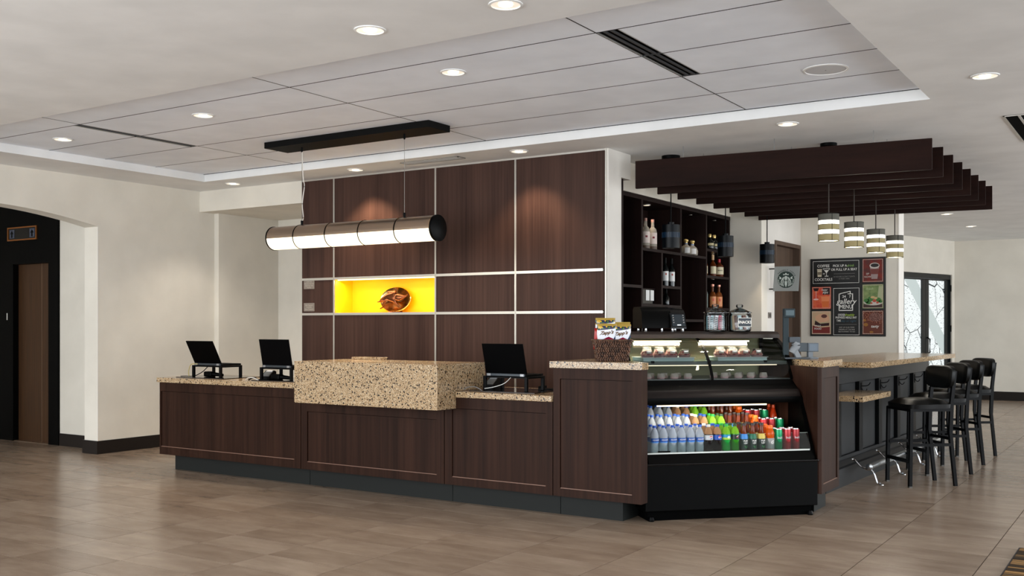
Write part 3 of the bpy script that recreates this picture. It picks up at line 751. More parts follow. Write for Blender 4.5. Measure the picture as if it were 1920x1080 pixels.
# ================================================================== DISPLAY CASE (stands on the diagonal between the two counters)
KO = Vector((-3.05, 6.42, 0)); KR = PI / 4
KL = 1.31
t = case = thing('refrigerated_display_case', 'black refrigerated display case with curved glass over an open drinks shelf', 'display case', KO, KR)
ob('base', MB().box(.0, .0, .07, KL, .92, .40, .006), BLACK, t)
ob('kick', MB().box(.03, .04, .0, KL - .03, .88, .07), BLACKM, t)
ob('front_lip', MB().box(-.004, -.012, .388, KL + .004, .03, .402, .004), BLACKG, t)
ob('front_sill', MB().prism_x([(.012, .40), (.05, .462), (.30, .462), (.30, .40)], .03, KL - .03), BLACK, t)
lowp = [(.0, .402), (.03, .402), (.06, .47), (.21, .80), (.215, .83), (.31, .93), (.36, .975), (.92, .975), (.92, .402)]
ob('side_panel', MB().prism_x(lowp, 0, .03), BLACK, t)
ob('side_panel', MB().prism_x(lowp, KL - .03, KL), BLACK, t)
ob('back_panel', MB().box(.03, .88, .402, KL - .03, .92, .93), BLACKM, t)
ob('shelf_edge', MB().box(.035, .052, .463, KL - .035, .056, .474), mat('shelf_strip', (226, 230, 224), .4), t)
for k, (y0, y1, z) in enumerate(((.056, .30, .468), (.30, .46, .520), (.46, .86, .574))):
    ob('drinks_shelf', MB().box(.03, y0, .462, KL - .03, y1, z), mat('shelf_black', (22, 22, 23), .4), t)
ob('interior_back', MB().box(.03, .86, .574, KL - .03, .88, .86), mat('case_inner_dark', (48, 38, 30), .5), t)
ob('canopy', MB().prism_x([(.215, .80), (.205, .83), (.215, .87), (.25, .905), (.315, .93), (.33, .965), (.36, .965), (.88, .965), (.88, .86), (.30, .86), (.25, .80)], .03, KL - .03), BLACK, t, True)
ob('canopy_highlight_rail', MB().prism_x([(.200, .845), (.212, .875), (.235, .898), (.240, .893), (.218, .872), (.206, .845)], .03, KL - .03), mat('rail_brown', (26, 20, 19), .3, spec=.3), t, True)
lt = ob('lower_light', MB().box(.17, .222, .783, 1.02, .238, .793), LED, t)
ob('light_holder', MB().box(.12, .215, .793, 1.08, .245, .815), BLACKM, t)
arealight((.62, .225, .780), .95, .02, 2.8, (math.radians(12), 0, 0), (1, .9, .72), t)
ob('guard_glass', MB().prism_x([(.046, .474), (.05, .474), (.095, .588), (.091, .588)], .032, KL - .032), GLASS, t)
ob('glass_edge', MB().prism_x([(.091, .586), (.095, .586), (.096, .589), (.092, .589)], .032, KL - .032), mat('glass_edge', (170, 176, 172), .2), t)
# upper curved cabinet
curve = [(.335, .968), (.345, 1.0), (.375, 1.06), (.42, 1.12), (.47, 1.172), (.53, 1.22), (.59, 1.255), (.64, 1.272)]
cs = [(p.x, p.y) for p in smooth_pts([(a, b_, 0) for a, b_ in curve], 3)]
def curved(b, x0, x1, th, o_=0.0):
    inn = [(y + th * .75, z - th * .65) for y, z in cs]; out = [(y - o_ * .75, z + o_ * .65) for y, z in cs]
    for i in range(len(cs) - 1): b.prism_x([out[i], out[i + 1], inn[i + 1], inn[i]], x0, x1)
    return b
b = MB(); M_ = [(y, z) for y, z in cs]
vs0 = [[b.bm.verts.new((x, y, z)) for y, z in cs] for x in (.03, KL - .03)]
for i in range(len(cs) - 1): b.bm.faces.new((vs0[0][i], vs0[1][i], vs0[1][i + 1], vs0[0][i + 1]))
ob('curved_glass', b, GLASS, t, True)
ob('centre_seam', curved(MB(), .632, .652, .006, .002), BLACK, t)
ob('side_frame', curved(MB(), 0, .03, .03, .004), BLACK, t, True)
ob('side_frame', curved(MB(), KL - .03, KL, .03, .004), BLACK, t, True)
ob('side_glass', MB().prism_x([(.36, .97)] + [(y + .01, z - .01) for y, z in cs] + [(.88, 1.262), (.88, .97)], KL - .018, KL - .013), GLASS, t)
ob('side_glass', MB().prism_x([(.36, .97)] + [(y + .01, z - .01) for y, z in cs] + [(.88, 1.262), (.88, .97)], .013, .018), GLASS, t)
ob('rear_frame', at(MB(), (0, .875, .965, .03, .92, 1.275), (KL - .03, .875, .965, KL, .92, 1.275)), BLACK, t)
ob('rear_door', MB().box(.03, .885, .965, KL - .03, .895, 1.27), mat('rear_door_tint', (158, 154, 124), .65, spec=.1), t)
ob('top_cap', MB().prism_x([(.60, 1.272), (.605, 1.30), (.63, 1.318), (.67, 1.323), (.92, 1.323), (.92, 1.275), (.64, 1.270)], -.005, KL + .005), mat('cap_brown', (58, 50, 46), .3, metal=.3), t, True)
ob('deck', MB().box(.03, .36, .965, KL - .03, .88, .972), mat('deck_grey', (84, 88, 86), .3), t)
sh = ob('glass_shelf', MB().box(.035, .41, 1.093, KL - .035, .87, 1.101), mat('shelf_glass_green', (118, 136, 124), .15, trans=.3), t)
ob('shelf_front_bar', MB().box(.035, .405, 1.075, KL - .035, .412, 1.098), mat('shelf_bar', (74, 80, 78), .3), sh)
for x in (.2, .645, 1.1): ob('shelf_clip', MB().box(x - .012, .40, 1.088, x + .012, .412, 1.106), BLACK, sh)
for x0, x1 in ((.10, .47), (.62, 1.02)):
    ob('upper_light', MB().box(x0, .52, 1.245, x1, .54, 1.254), LED, t)
    arealight(((x0 + x1) / 2, .55, 1.24), x1 - x0, .03, 4.2, (0, 0, 0), (1, .88, .66), t)
ob('deck_light', MB().box(.10, .42, 1.068, 1.2, .43, 1.074), mat('deck_led', (255, 240, 220), .5, emit=(255, 232, 196), es=1.2), t)
ob('glowing_handle_clip', MB().prism_x([(.40, 1.04), (.40, 1.07), (.42, 1.035)], .545, .56), WARM, t)  # small clip given lamp emission, so it glows though it is no lamp
for i, x in enumerate((.05, KL - .05)):
    ob('foot', MB().lathe([(.02, 0), (.022, .01), (.014, .03)], 10, c=(x, .02, 0)), BLACKMET, t)

KM = Matrix.Translation(KO) @ Matrix.Rotation(KR, 4, 'Z')
def kp(x, y, z): return KM @ Vector((x, y, z))

# trays and dessert cups
trays = []
for i, (x0, lb) in enumerate(((.13, 'pale blue tray of dessert cups on the left of the glass shelf'), (.72, 'pale blue tray of dessert cups on the right of the glass shelf'))):
    tt = thing('serving_tray', lb, 'tray', kp(x0 + .21, .56, 1.1015), KR)
    tm = mat('tray_blue', (196, 216, 218), .35)
    ob('tray_base', MB().box(-.19, -.11, 0, .19, .11, .006), tm, tt)
    ob('tray_wall', at(MB(), (-.20, -.12, .002, .20, -.11, .028), (-.20, .11, .002, .20, .12, .028), (-.20, -.11, .002, -.19, .11, .028), (.19, -.11, .002, .20, .11, .028)), tm, tt)
    ob('tray_rim', at(MB(), (-.208, -.128, .026, .208, -.118, .030), (-.208, .118, .026, .208, .128, .030), (-.208, -.118, .026, -.198, .118, .030), (.198, -.118, .026, .208, .118, .030)), WHITEPL, tt)
def dessert_mat():
    m = mat('berry_filling', (150, 54, 70), .4); t_ = NT(m); g = t_.coords('Object', (1, 1, 1))
    n = t_.n('ShaderNodeTexNoise', Scale=70.0, Detail=2.0); t_.l(g, n.inputs['Vector'])
    t_.l(t_.ramp(n.outputs[0], [(.4, (140, 30, 54)), (.55, (206, 96, 104)), (.68, (240, 214, 186))]), t_.p.inputs['Base Color']); return m
DES = dessert_mat()
LIDM = mat('clear_plastic_lid', (250, 248, 246), .06, trans=.93, ior=1.12)
dc = thing('dessert_cup', 'x', 'dessert cup', (0, 0, -5), 0, 'dessert cups on the trays')
ob('cup', MB().lathe([(.028, 0), (.036, .026), (.037, .028), (.030, .028), (.026, .026)], 16), mat('cup_clear', (222, 186, 190), .2, trans=.4, ior=1.2), dc, True)
ob('filling', MB().lathe([(.026, .002), (.034, .027), (.031, .034), (.024, .046), (.012, .051), (0, .052)], 16), DES, dc, True)
ob('lid', MB().lathe([(.0385, .027), (.0385, .032), (.033, .036), (.029, .058), (.024, .062), (0, .062)], 16, close=False), LIDM, dc, True)
ob('sticker', MB().lathe([(.0318, .037), (.0302, .053)], 16, close=False, a0=-PI / 2 - .55, a1=-PI / 2 + .55), mat('sticker_white', (236, 234, 230), .5), dc)
first = True
for ti, x0 in enumerate((.13, .72)):
    for row in range(2):
        for k in range(4):
            if row == 1 and k == 3: continue
            x = x0 + .21 + (-.148 + .0985 * k + (.03 if row else 0)); y = .56 - .055 + row * .095; z = 1.1078
            lb = 'dessert cup with clear lid, %s from left in the %s row, %s tray' % (ORD[k], ('front', 'back')[row], ('left', 'right')[ti])
            if first: d_ = dc; first = False; d_.location = kp(x, y, z); d_.rotation_euler = (0, 0, KR + .1); d_['label'] = lb
            else: d_ = dup(dc, kp(x, y, z), KR + random.uniform(-.3, .3), lb)
            d_.scale = (1.22, 1.22, 1.35 if row == 0 else 1.6)
yc_ = thing('yogurt_cup', 'x', 'dessert cup', (0, 0, -5), 0, 'dessert cups on the lower deck')
ob('cup', MB().lathe([(.027, 0), (.031, .012), (.030, .012), (.026, .002)], 14), mat('cup_clear', (222, 186, 190)), yc_, True)
ob('filling', MB().lathe([(.026, .003), (.0285, .014), (.026, .02), (0, .024)], 14), DES, yc_, True)
ob('lid', MB().lathe([(.033, .012), (.031, .016), (.026, .038), (.022, .041), (0, .041)], 14, close=False), mat('frosted_lid', (226, 222, 216), .2, trans=.6, ior=1.15), yc_, True)
first = True
for row in range(2):
    for k, x in enumerate((.165, .27, .375, .482, .775, .885, .985, 1.09)):
        xx = x - (.045 if row else 0); y = .42 + row * .10
        lb = 'small dessert cup on the lower deck, %s from left in the %s row' % (ORD[k], ('front', 'back')[row])
        if first: d_ = yc_; first = False; d_.location = kp(xx, y, .9725); d_['label'] = lb
        else: d_ = dup(yc_, kp(xx, y, .9725), KR, lb)

# drinks
def wrap(r, z0, ang0=-PI / 2, lean=0):
    return lambda x, y: (r * math.cos(ang0 + x / r), r * math.sin(ang0 + x / r), z0 + y)
PET = mat('pet_water', (206, 214, 224), .14, trans=.5, ior=1.2)
NAVY = mat('label_blue', (24, 82, 168), .35)
def bottle(kind, front, tea=0):
    t = thing('bottle', 'x', 'bottle', (0, 0, -5))
    if kind == 'water':
        r = .0315
        ob('body', MB().lathe([(0, 0), (.027, 0), (.0305, .006), (.0305, .04), (.0285, .055), (.031, .07), (r, .118), (.029, .132), (.019, .160), (.0115, .172), (.0115, .180)], 18), PET, t, True)
        ob('cap', MB().lathe([(.0135, .178), (.0135, .190), (.012, .192), (0, .192)], 14), mat('cap_blue', (28, 84, 190), .4), t, True)
        lb_ = ob('label', MB().lathe([(r + .0004, .072), (r + .0004, .104)], 20, close=False), NAVY, t, True)
        ob('label_band', MB().lathe([(r + .0007, .072), (r + .0007, .078)], 20, close=False), mat('label_sky', (70, 140, 214), .35), lb_)
        if front: ob('lettering', text_into(MB(), 'AQUAFINA', .0125, wrap(r + .0012, .092), bold=.0002), WHITEINK, lb_)
    elif kind in ('cola_silver', 'cola_blue', 'soda_lime', 'soda_green'):
        liq = {'cola_silver': (18, 10, 9), 'cola_blue': (18, 10, 9), 'soda_lime': (36, 190, 78), 'soda_green': (60, 170, 30)}[kind]
        capc = {'cola_silver': (226, 222, 214), 'cola_blue': (24, 76, 180), 'soda_lime': (24, 160, 60), 'soda_green': (20, 60, 34)}[kind]
        r = .032
        ob('body', MB().lathe([(0, .002), (.022, 0), (.029, .006), (.0315, .03), (.0275, .062), (r, .082), (r, .118), (.030, .13), (.018, .16)], 18), liquid('liq_' + kind, liq, .12 if 'cola' in kind else .45), t, True)
        ob('neck', MB().lathe([(.0315, .124), (.030, .13), (.024, .152), (.0125, .172), (.0120, .178)], 18, close=False), mat('neck_' + kind, (196, 150, 110) if 'cola' in kind else (150, 214, 60), .1, trans=.4, ior=1.2), t, True)
        ob('cap', MB().lathe([(.0145, .176), (.0145, .190), (.013, .192), (0, .192)], 14), mat('cap_' + kind, capc, .4), t, True)
        labc = {'cola_silver': (200, 204, 208), 'cola_blue': (22, 76, 172), 'soda_lime': (38, 140, 190), 'soda_green': (18, 34, 22)}[kind]
        lb_ = ob('label', MB().lathe([(r + .0006, .084), (r + .0006, .118)], 20, close=False), mat('lab_' + kind, labc, .35), t, True)
        if front:
            if 'cola' in kind:
                W_ = wrap(r + .0012, .101)
                for nm, col, rng in (('emblem_white', (240, 240, 240), None), ('emblem_red', (200, 32, 44), 'top'), ('emblem_blue', (24, 62, 150), 'bot')):
                    bb = MB(); R_ = .0125; n_ = 16; off = {'emblem_white': 0, 'emblem_red': .0004, 'emblem_blue': .0004}[nm]
                    Wf = wrap(r + .0012 + off, .101)
                    if rng is None: bb.poly([Wf(R_ * math.cos(2 * PI * k / 24), R_ * math.sin(2 * PI * k / 24)) for k in range(24)])
                    elif rng == 'top': bb.poly([Wf(R_ * math.cos(.15 + (PI - .3) * k / n_), R_ * math.sin(.15 + (PI - .3) * k / n_)) for k in range(n_ + 1)] + [Wf(-.005, -.0005), Wf(.004, .0045)])
                    else: bb.poly([Wf(R_ * math.cos(-.35 - (PI - .7) * k / n_), R_ * math.sin(-.35 - (PI - .7) * k / n_)) for k in range(n_ + 1)] + [Wf(-.002, -.0068), Wf(.006, -.0015)])
                    ob(nm, bb, mat(nm, col, .4), lb_)
            elif kind == 'soda_lime':
                ob('label_lime', MB().lathe([(r + .0009, .084), (r + .0009, .099)], 20, close=False), mat('lime_half', (170, 206, 60), .4), lb_)
                bb = MB(); Wf = wrap(r + .0016, .101)
                bb.poly([Wf(.011 * math.cos(q * PI / 6), .009 * math.sin(q * PI / 6)) for q in range(12)])
                ob('emblem', bb, mat('emblem_ice', (226, 238, 232), .4), lb_)
            else:
                bb = MB(); Wf = wrap(r + .0014, .101)
                bb.poly([Wf(-.016, -.012), Wf(-.002, -.004), Wf(-.010, -.002), Wf(.018, .013), Wf(.004, .0), Wf(.012, .001)])
                ob('emblem', bb, mat('emblem_red2', (206, 60, 60), .4), lb_)
                bb = MB(); Wf = wrap(r + .0014, .101); bb.poly([Wf(-.014, .001), Wf(.002, .010), Wf(.012, .014), Wf(.0, .004)]); ob('emblem', bb, WHITEINK, lb_)
    elif kind == 'tea':
        r = .030
        ob('body', MB().lathe([(0, 0), (.027, 0), (r, .006), (r, .10), (.024, .12), (.0165, .14), (.0165, .182)], 18), liquid('liq_tea', (132, 54, 20), .4), t, True)
        ob('cap', MB().lathe([(.0185, .180), (.0185, .194), (.017, .197), (0, .197)], 14), mat('cap_tea', (40, 22, 20), .35), t, True)
        lb_ = ob('label', MB().lathe([(r + .0006, .008), (r + .0006, .098)], 20, close=False), mat('lab_tea', (20, 44, 36), .35), t, True)
        ob('label_top', MB().lathe([(r + .0009, .084), (r + .0009, .10), (.0245, .1205)], 20, close=False), mat('lab_tea_top%d' % tea, [(60, 132, 204), (30, 104, 74), (206, 184, 88)][tea], .4), lb_, True)
        ob('shoulder_band', MB().lathe([(.0297, .102), (.026, .1145)], 20, close=False), mat('tea_white', (222, 226, 230), .4), lb_, True)
        if front:
            ob('lettering', text_into(text_into(MB(), 'PURE', .017, wrap(r + .0013, .070), bold=.0003), 'LEAF', .017, wrap(r + .0013, .054), bold=.0003), WHITEINK, lb_)
            bb = MB()
            Wf = wrap(r + .0013, .03)
            for sx in (-1, 1): bb.poly([Wf(0, -.012), Wf(sx * .010, -.004), Wf(sx * .016, .009), Wf(sx * .005, .004)])
            ob('leaf_mark', bb, mat('leaf_green', (54, 150, 70), .4), lb_)
    elif kind == 'sport':
        r = .033
        ob('body', MB().lathe([(0, 0), (.029, 0), (r, .006), (r, .085), (.0295, .092), (r, .10), (r, .122), (.024, .148), (.0205, .155)], 18), liquid('liq_orange', (232, 96, 20), .35), t, True)
        ob('cap', MB().lathe([(.0225, .155), (.0225, .174), (.021, .177), (0, .177)], 16), mat('cap_orange', (240, 110, 24), .4), t, True)
        lb_ = ob('label', MB().lathe([(r + .0006, .008), (r + .0006, .086)], 20, close=False), mat('lab_sport', (150, 148, 146), .35), t, True)
        if front: ob('lettering', text_into(MB(), 'G', .036, wrap(r + .0013, .055), bold=.001), WHITEINK, lb_)
    elif kind == 'sauce':
        ob('body', MB().lathe([(0, 0), (.029, 0), (.0315, .006), (.0315, .08), (.027, .11), (.012, .165)], 18), liquid('liq_red_orange', (214, 66, 24), .35), t, True)
        ob('cap', MB().lathe([(.0135, .163), (.012, .185), (0, .188)], 14), mat('cap_red_orange', (226, 84, 36), .4), t, True)
    else:
        col = {'can_green': (16, 140, 88), 'can_red': (172, 46, 52), 'can_berry': (150, 40, 44)}[kind]
        ob('body', MB().lathe([(0, .003), (.023, 0), (.0285, .008), (.0285, .138), (.0265, .147)], 20), mat(kind, col, .3, metal=.35), t, True)
        ob('can_top', MB().lathe([(.0265, .147), (.0262, .150), (.0245, .150), (.0235, .146), (0, .146)], 20, close=False), CHROME, t, True)
        if front: ob('lettering', text_into(MB(), 'bubly', .024, wrap(.0292, .088), bold=.0002), mat('can_ink', (206, 206, 210), .5), t)
    return t
desc = {'water': 'clear water bottle with blue label', 'cola_silver': 'cola bottle with silver label and white cap', 'cola_blue': 'cola bottle with blue label and cap', 'soda_lime': 'green lime soda bottle', 'soda_green': 'green soda bottle with dark cap',
        'tea': 'brown iced tea bottle with dark cap', 'sport': 'orange sports drink bottle', 'sauce': 'orange red tapered juice bottle', 'can_green': 'green drink can', 'can_red': 'red drink can', 'can_berry': 'dark red drink can'}
ROWS = (['water'] * 6 + ['cola_silver', 'cola_blue', 'soda_lime', 'soda_green', 'tea', 'tea', 'tea', 'sport', 'can_green', 'can_red', 'can_berry'],
        ['water'] * 6 + ['cola_silver', 'cola_blue', 'soda_lime', 'soda_green', 'tea', 'tea', 'tea', 'sport', 'can_red', 'can_berry', 'can_green'],
        ['water'] * 5 + ['cola_silver', 'cola_blue', 'soda_lime', 'soda_green', 'tea', 'tea', 'tea', 'sport', 'can_red', 'can_berry', 'can_green', 'sauce'])
protos = {}
for tier, row in enumerate(ROWS):
    y0 = (.095, .338, .50)[tier]; z = (.4685, .5205, .5745)[tier]
    for depth in (0, 1):
        teac = 0
        for i, k in enumerate(row):
            x = .100 + .0678 * i + (.01 if tier == 2 else 0); y = y0 + depth * .071
            if tier == 2: x = .075 + .071 * i
            if depth and tier == 0: y += .012
            fr = tier == 0 and depth == 0
            key = (k, fr, teac if k == 'tea' else 0)
            lb = '%s, %s in %s row, %s tier' % (desc[k], (ORD + ['eleventh', 'twelfth', 'thirteenth', 'fourteenth', 'fifteenth', 'sixteenth', 'seventeenth'])[i], ('front', 'second')[depth], ('front', 'middle', 'top')[tier])
            if key not in protos: o = protos[key] = bottle(k, fr, teac)
            else: o = dup(protos[key])
            o.location = kp(x, y, z + .0005); o.rotation_euler = (0, 0, KR + (.22 if fr else random.uniform(-.5, .5)))
            o['label'] = lb; o['group'] = 'drinks in the open lower shelf of the display case'
            if k == 'tea': teac = (teac + 1) % 3
            if 'can' in k: o.name = 'drink_can'; o['category'] = 'can'
tag(ob('price_rail_tab', MB().box(-.045, -.004, 0, .045, .0, .01), BLACKM, loc=kp(.155, .05, .4755), rot=(0, 0, KR)), 'black tab on the shelf edge in front of the leftmost water bottles', 'label holder')

# things standing on the case
def jar(x, y, label, snacks):
    t = thing('glass_jar', label, 'jar', kp(x, y, 1.3235), KR)
    ob('jar_body', MB().lathe([(0, .004), (.078, 0), (.088, .008), (.090, .03), (.090, .125), (.084, .136), (.084, .142)], 28, close=False), JARGLASS, t, True)
    ob('jar_base', MB().lathe([(0, 0), (.080, 0), (.086, .006), (0, .007)], 28), JARGLASS, t, True)
    ld = ob('lid', MB().lathe([(.094, .142), (.094, .147), (.086, .15), (.055, .165), (.025, .178), (.014, .182)], 28, close=False), JARGLASS, t, True)
    ob('knob', MB().lathe([(.013, .18), (.024, .186), (.029, .197), (.023, .209), (.0, .213)], 14, close=False), JARGLASS, ld, True)
    if snacks:
        pl = ob('tag_plate', MB().box(-.056, -.0935, .035, .056, -.0915, .105), mat('tag_slate', (26, 38, 48), .4), t)
        ob('tag_border', at(MB(), (-.056, -.0945, .035, .056, -.0935, .0385), (-.056, -.0945, .1015, .056, -.0935, .105), (-.056, -.0945, .0385, -.0525, -.0935, .1015), (.0525, -.0945, .0385, .056, -.0935, .1015)), WHITEINK, pl)
        ob('lettering', text_into(MB(), 'SNACKS', .030, lambda a, b_: (a, -.0948, .070 + b_), bold=.0008), WHITEINK, pl)
    # wrapped bars inside, each a thing
    cols = [(232, 232, 236), (190, 214, 220), (236, 236, 238), (206, 90, 110), (232, 232, 236), (96, 150, 160)] if not snacks else [(224, 200, 170), (90, 50, 34), (190, 214, 220), (120, 64, 40), (232, 230, 226), (160, 196, 200)]
    for k in range(12):
        a = 2 * PI * k / 12 + .2; rr = .062 if k % 2 else .058
        m = mat('wrapper_%02x%02x%02x' % cols[k % 6], cols[k % 6], .3)
        w_ = thing('wrapped_bar', ('striped black and white' if not snacks else 'plain coloured') + ' wrapped snack bar inside the %s jar' % ('SNACKS' if snacks else 'left'), 'snack', (0, 0, 0), 0, 'wrapped bars in the %s jar' % ('SNACKS' if snacks else 'left glass'))
        c_ = kp(x, y, 1.3235) ; tilt = random.uniform(-.16, .16)
        w_.matrix_world = Matrix.Translation(c_) @ Matrix.Rotation(KR + a, 4, 'Z') @ Matrix.Translation((rr, 0, .066)) @ Matrix.Rotation(tilt, 4, 'X')
        ob('wrapper', MB().box(-.006, -.012, -.052, .006, .012, .052, .003), m, w_)
        if not snacks:
            bb = MB()
            for s_ in range(7): bb.box(.0062, -.0105, -.046 + s_ * .0135, .0068, .0105, -.046 + s_ * .0135 + .0065)
            ob('stripes', bb, mat('stripe_black', (22, 20, 22), .4), w_)
        ob('crimp', MB().box(-.001, -.012, .052, .001, .012, .058), m, w_)
jar(.815, .685, 'lidded glass jar of striped wrapped bars on top of the display case', False)
jar(1.018, .685, 'lidded glass jar with a black SNACKS tag on top of the display case', True)
t = thing('coffee_brewer', 'black countertop coffee brewer with round silver buttons on top of the display case', 'coffee machine', kp(.40, .78, 1.3235), KR)
ob('housing', MB().prism_x([(-.10, .025), (-.10, .04), (-.085, .15), (-.06, .178), (-.02, .19), (.10, .19), (.12, .17), (.12, .025)], -.185, .05), BLACK, t, True)
ob('front_shell', MB().prism_x([(-.125, .02), (-.125, .035), (-.098, .125), (-.07, .16), (-.03, .178), (.05, .178), (.06, .02)], .04, .165), BLACKG, t, True)
cp = ob('control_panel', MB().prism_x([(-.131, .04), (-.102, .13), (-.098, .129), (-.127, .039)], .05, .155), mat('panel_slate', (34, 42, 48), .35), t)
for k in range(4):
    for sx in (.062, .143):
        zz = .068 + k * .0185; yy = -.131 + (zz - .04) / .09 * .029
        ob('button', MB().lathe([(.0062, 0), (.005, .003), (0, .0035)], 12, M=Matrix.Translation((sx, yy - .0005, zz)) @ Matrix.Rotation(math.radians(73), 4, 'X')), CHROME, cp, True)
ob('display_text', MB().box(.088, -.1335, .046, .118, -.131, .052), mat('lit_text', (240, 245, 250), .5, emit=(235, 240, 250), es=1.0), cp)
for x, y in ((-.15, -.085), (-.02, -.085), (.06, -.10), (.145, -.10), (-.15, .09), (.14, .05)):
    ob('foot', MB().lathe([(.008, 0), (.010, .004), (.007, .026)], 10, c=(x, y, 0)), CHROME, t, True)

# ================================================================== RIGHT END CABINET AND BAR
t = thing('end_cabinet', 'dark wood cabinet to the right of the display case with a recessed side panel', 'cabinet', (-2.10, 7.36, 0))
ob('body', MB().prism([(-.03, .03), (-.03, .46), (-.62, .46), (-.50, .50)][0:2] + [(-.62, .46), (-.62, .62 - .0), (-.60, .60)][0:1], .15, 1.066), W_COUNTER, t)
ob('stile', MB().prism([(-.03, .0), (0, 0), (0, .045), (-.03, .045)], .15, 1.066), W_COUNTER, t)
ob('stile', MB().box(-.03, .415, .15, 0, .46, 1.066), W_COUNTER, t)
ob('rail', MB().box(-.03, .045, .15, 0, .415, .215), W_COUNTER, t)
ob('rail', MB().box(-.03, .045, .985, 0, .415, 1.066), W_COUNTER, t)
ob('panel', MB().box(-.03, .048, .218, -.009, .412, .982), W_COUNTER, t)
ob('bead', MB().box(-.009, .048, .214, -.001, .412, .22), MATS['bead_wood'], t)
ob('kick_plate', MB().prism([(-.085, .10), (-.085, .40), (-.55, .40), (-.40, .30)], 0, .15), M_KICK, t)
stone('granite_countertop', 'high speckled granite top of the end cabinet beside the display case', MB().prism([(-2.08, 7.335), (-2.08, 7.84), (-2.72, 7.84), (-2.60, 7.855)][0:3] + [(-2.585, 7.84)], 1.067, 1.113))

BR = math.radians(-2.05)
bar = thing('bar_counter', 'black bar front with vertical stiles and a sloped plinth behind the stools', 'bar', (-2.343, 8.0, 0), BR)
ob('body', MB().box(-.50, .30, .10, -.085, 4.06, 1.012), BARBLK, bar)
ob('plinth', MB().prism_y([(-.12, 0), (0, 0), (0, .155), (-.02, .165), (-.065, .205), (-.12, .205)], .30, 4.06), BARBLK, bar)
ob('top_rail', MB().box(-.085, .30, .865, -.055, 4.06, 1.012), BARBLK, bar)
ob('bottom_rail', MB().box(-.085, .30, .205, -.055, 4.06, .235), BARBLK, bar)
sy = [.34, .80, 1.44, 2.08, 2.76, 3.40, 4.0]
for y in sy: ob('stile', MB().box(-.085, y - .055, .235, -.045, y + .055, .865, .003), mat('bar_stile', (8, 9, 10), .45, spec=.15), bar)
for a, b_ in zip(sy, sy[1:]):
    ob('recessed_panel', MB().box(-.086, a + .075, .245, -.078, b_ - .075, .855), mat('bar_panel', (36, 38, 40), .55, spec=.3), bar)
btop = tag(ob('granite_bar_top', MB().prism([(-.55, .28), (-.03, .28), (-.03, .74), (.235, .74), (.235, 4.02), (-.55, 4.02)], 1.0135, 1.0585), GRANITE, loc=(-2.343, 8.0, 0), rot=(0, 0, BR)), 'long speckled granite bar top above the row of stools', 'countertop')
sh_ = tag(ob('granite_shelf', MB().box(-.042, 0, -.046, .285, .83, 0, .002), GRANITE, loc=(-2.343 + .012, 8.34, .80), rot=(0, 0, BR)), 'low projecting speckled granite shelf on the bar front beside the end cabinet', 'shelf')
BM = Matrix.Translation((-2.343, 8.0, 0)) @ Matrix.Rotation(BR, 4, 'Z')
for k, y in enumerate((1.44, 2.08, 2.76, 3.40)):
    h_ = thing('bag_hook', 'black double hook on the bar front, %s from the granite shelf' % ORD[k], 'hook', BM @ Vector((-.045, y, .80)), BR, 'bag hooks under the bar top')
    ob('plate', MB().box(0, -.012, -.04, .006, .012, .05, .002), BLACKMET, h_)
    ob('upper_hook', MB().tube(smooth_pts([(.004, 0, .02), (.03, 0, .021), (.060, 0, .028), (.076, 0, .046), (.079, 0, .056)]), .004, 8), BLACKMET, h_, True)
    ob('lower_hook', MB().tube(smooth_pts([(.004, 0, .005), (.012, 0, -.016), (.03, 0, -.027), (.047, 0, -.016), (.050, 0, -.002)]), .0036, 8), BLACKMET, h_, True)
fr = thing('foot_rail', 'dark metal tube foot rail on curved brackets along the bar front', 'foot rail', (-2.343, 8.0, 0), BR)
ob('tube', MB().cyl((.155, .98, .155), (.155, 4.10, .155), .027, 20), DCHROME, fr, True)
ob('end_cap', MB().lathe([(.028, 0), (.029, .01), (.022, .016), (0, .018)], 20, M=Matrix.Translation((.155, .984, .155)) @ Matrix.Rotation(PI / 2, 4, 'X')), DCHROME, fr, True)
for y in (1.02, 1.77, 2.55, 3.28, 3.95):
    bk = ob('bracket', MB().tube(smooth_pts([(.0, y, .205), (.03, y, .19), (.07, y, .15), (.12, y, .125), (.16, y, .122), (.185, y, .09), (.20, y, .045), (.215, y, .012), (.245, y, .010)]), .008, 8), CHROME, fr, True)
    ob('foot_pad', MB().lathe([(.018, 0), (.016, .006), (.006, .01), (0, .01)], 12, c=(.245, y, .0)), CHROME, bk, True)
    ob('saddle', MB().tube([(.13, y, .14), (.155, y, .126), (.18, y, .14)], .007, 6), CHROME, bk, True)
    ob('wall_plate', MB().lathe([(.014, 0), (.010, .01), (0, .012)], 12, M=Matrix.Translation((-.0, y, .205)) @ Matrix.Rotation(PI / 2, 4, 'Y')), CHROME, bk, True)

# bar stools
st = thing('bar_stool', 'x', 'stool', (0, 0, 0), 0, 'black bar stools along the bar')
b = MB(); ns = 9
def seat_top(u, v):
    return .70 + .045 * ((1 - abs(u) ** 4) ** .6) * ((1 - abs(v) ** 4) ** .6)
def rr(u, v):
    s_ = max(abs(u), abs(v)); 
    if s_ == 0: return 0, 0
    n_ = (abs(u) ** 5 + abs(v) ** 5) ** .2; k = s_ / n_; return u * k, v * k
G = [[None] * (ns + 1) for _ in range(ns + 1)]
for i in range(ns + 1):
    for j in range(ns + 1):
        u, v = 2 * i / ns - 1, 2 * j / ns - 1; a, c_ = rr(u, v)
        G[i][j] = b.bm.verts.new((a * (.215 if c_ < 0 else .20), c_ * .215 - .005, seat_top(u, v)))
for i in range(ns):
    for j in range(ns): b.bm.faces.new((G[i][j], G[i + 1][j], G[i + 1][j + 1], G[i][j + 1]))
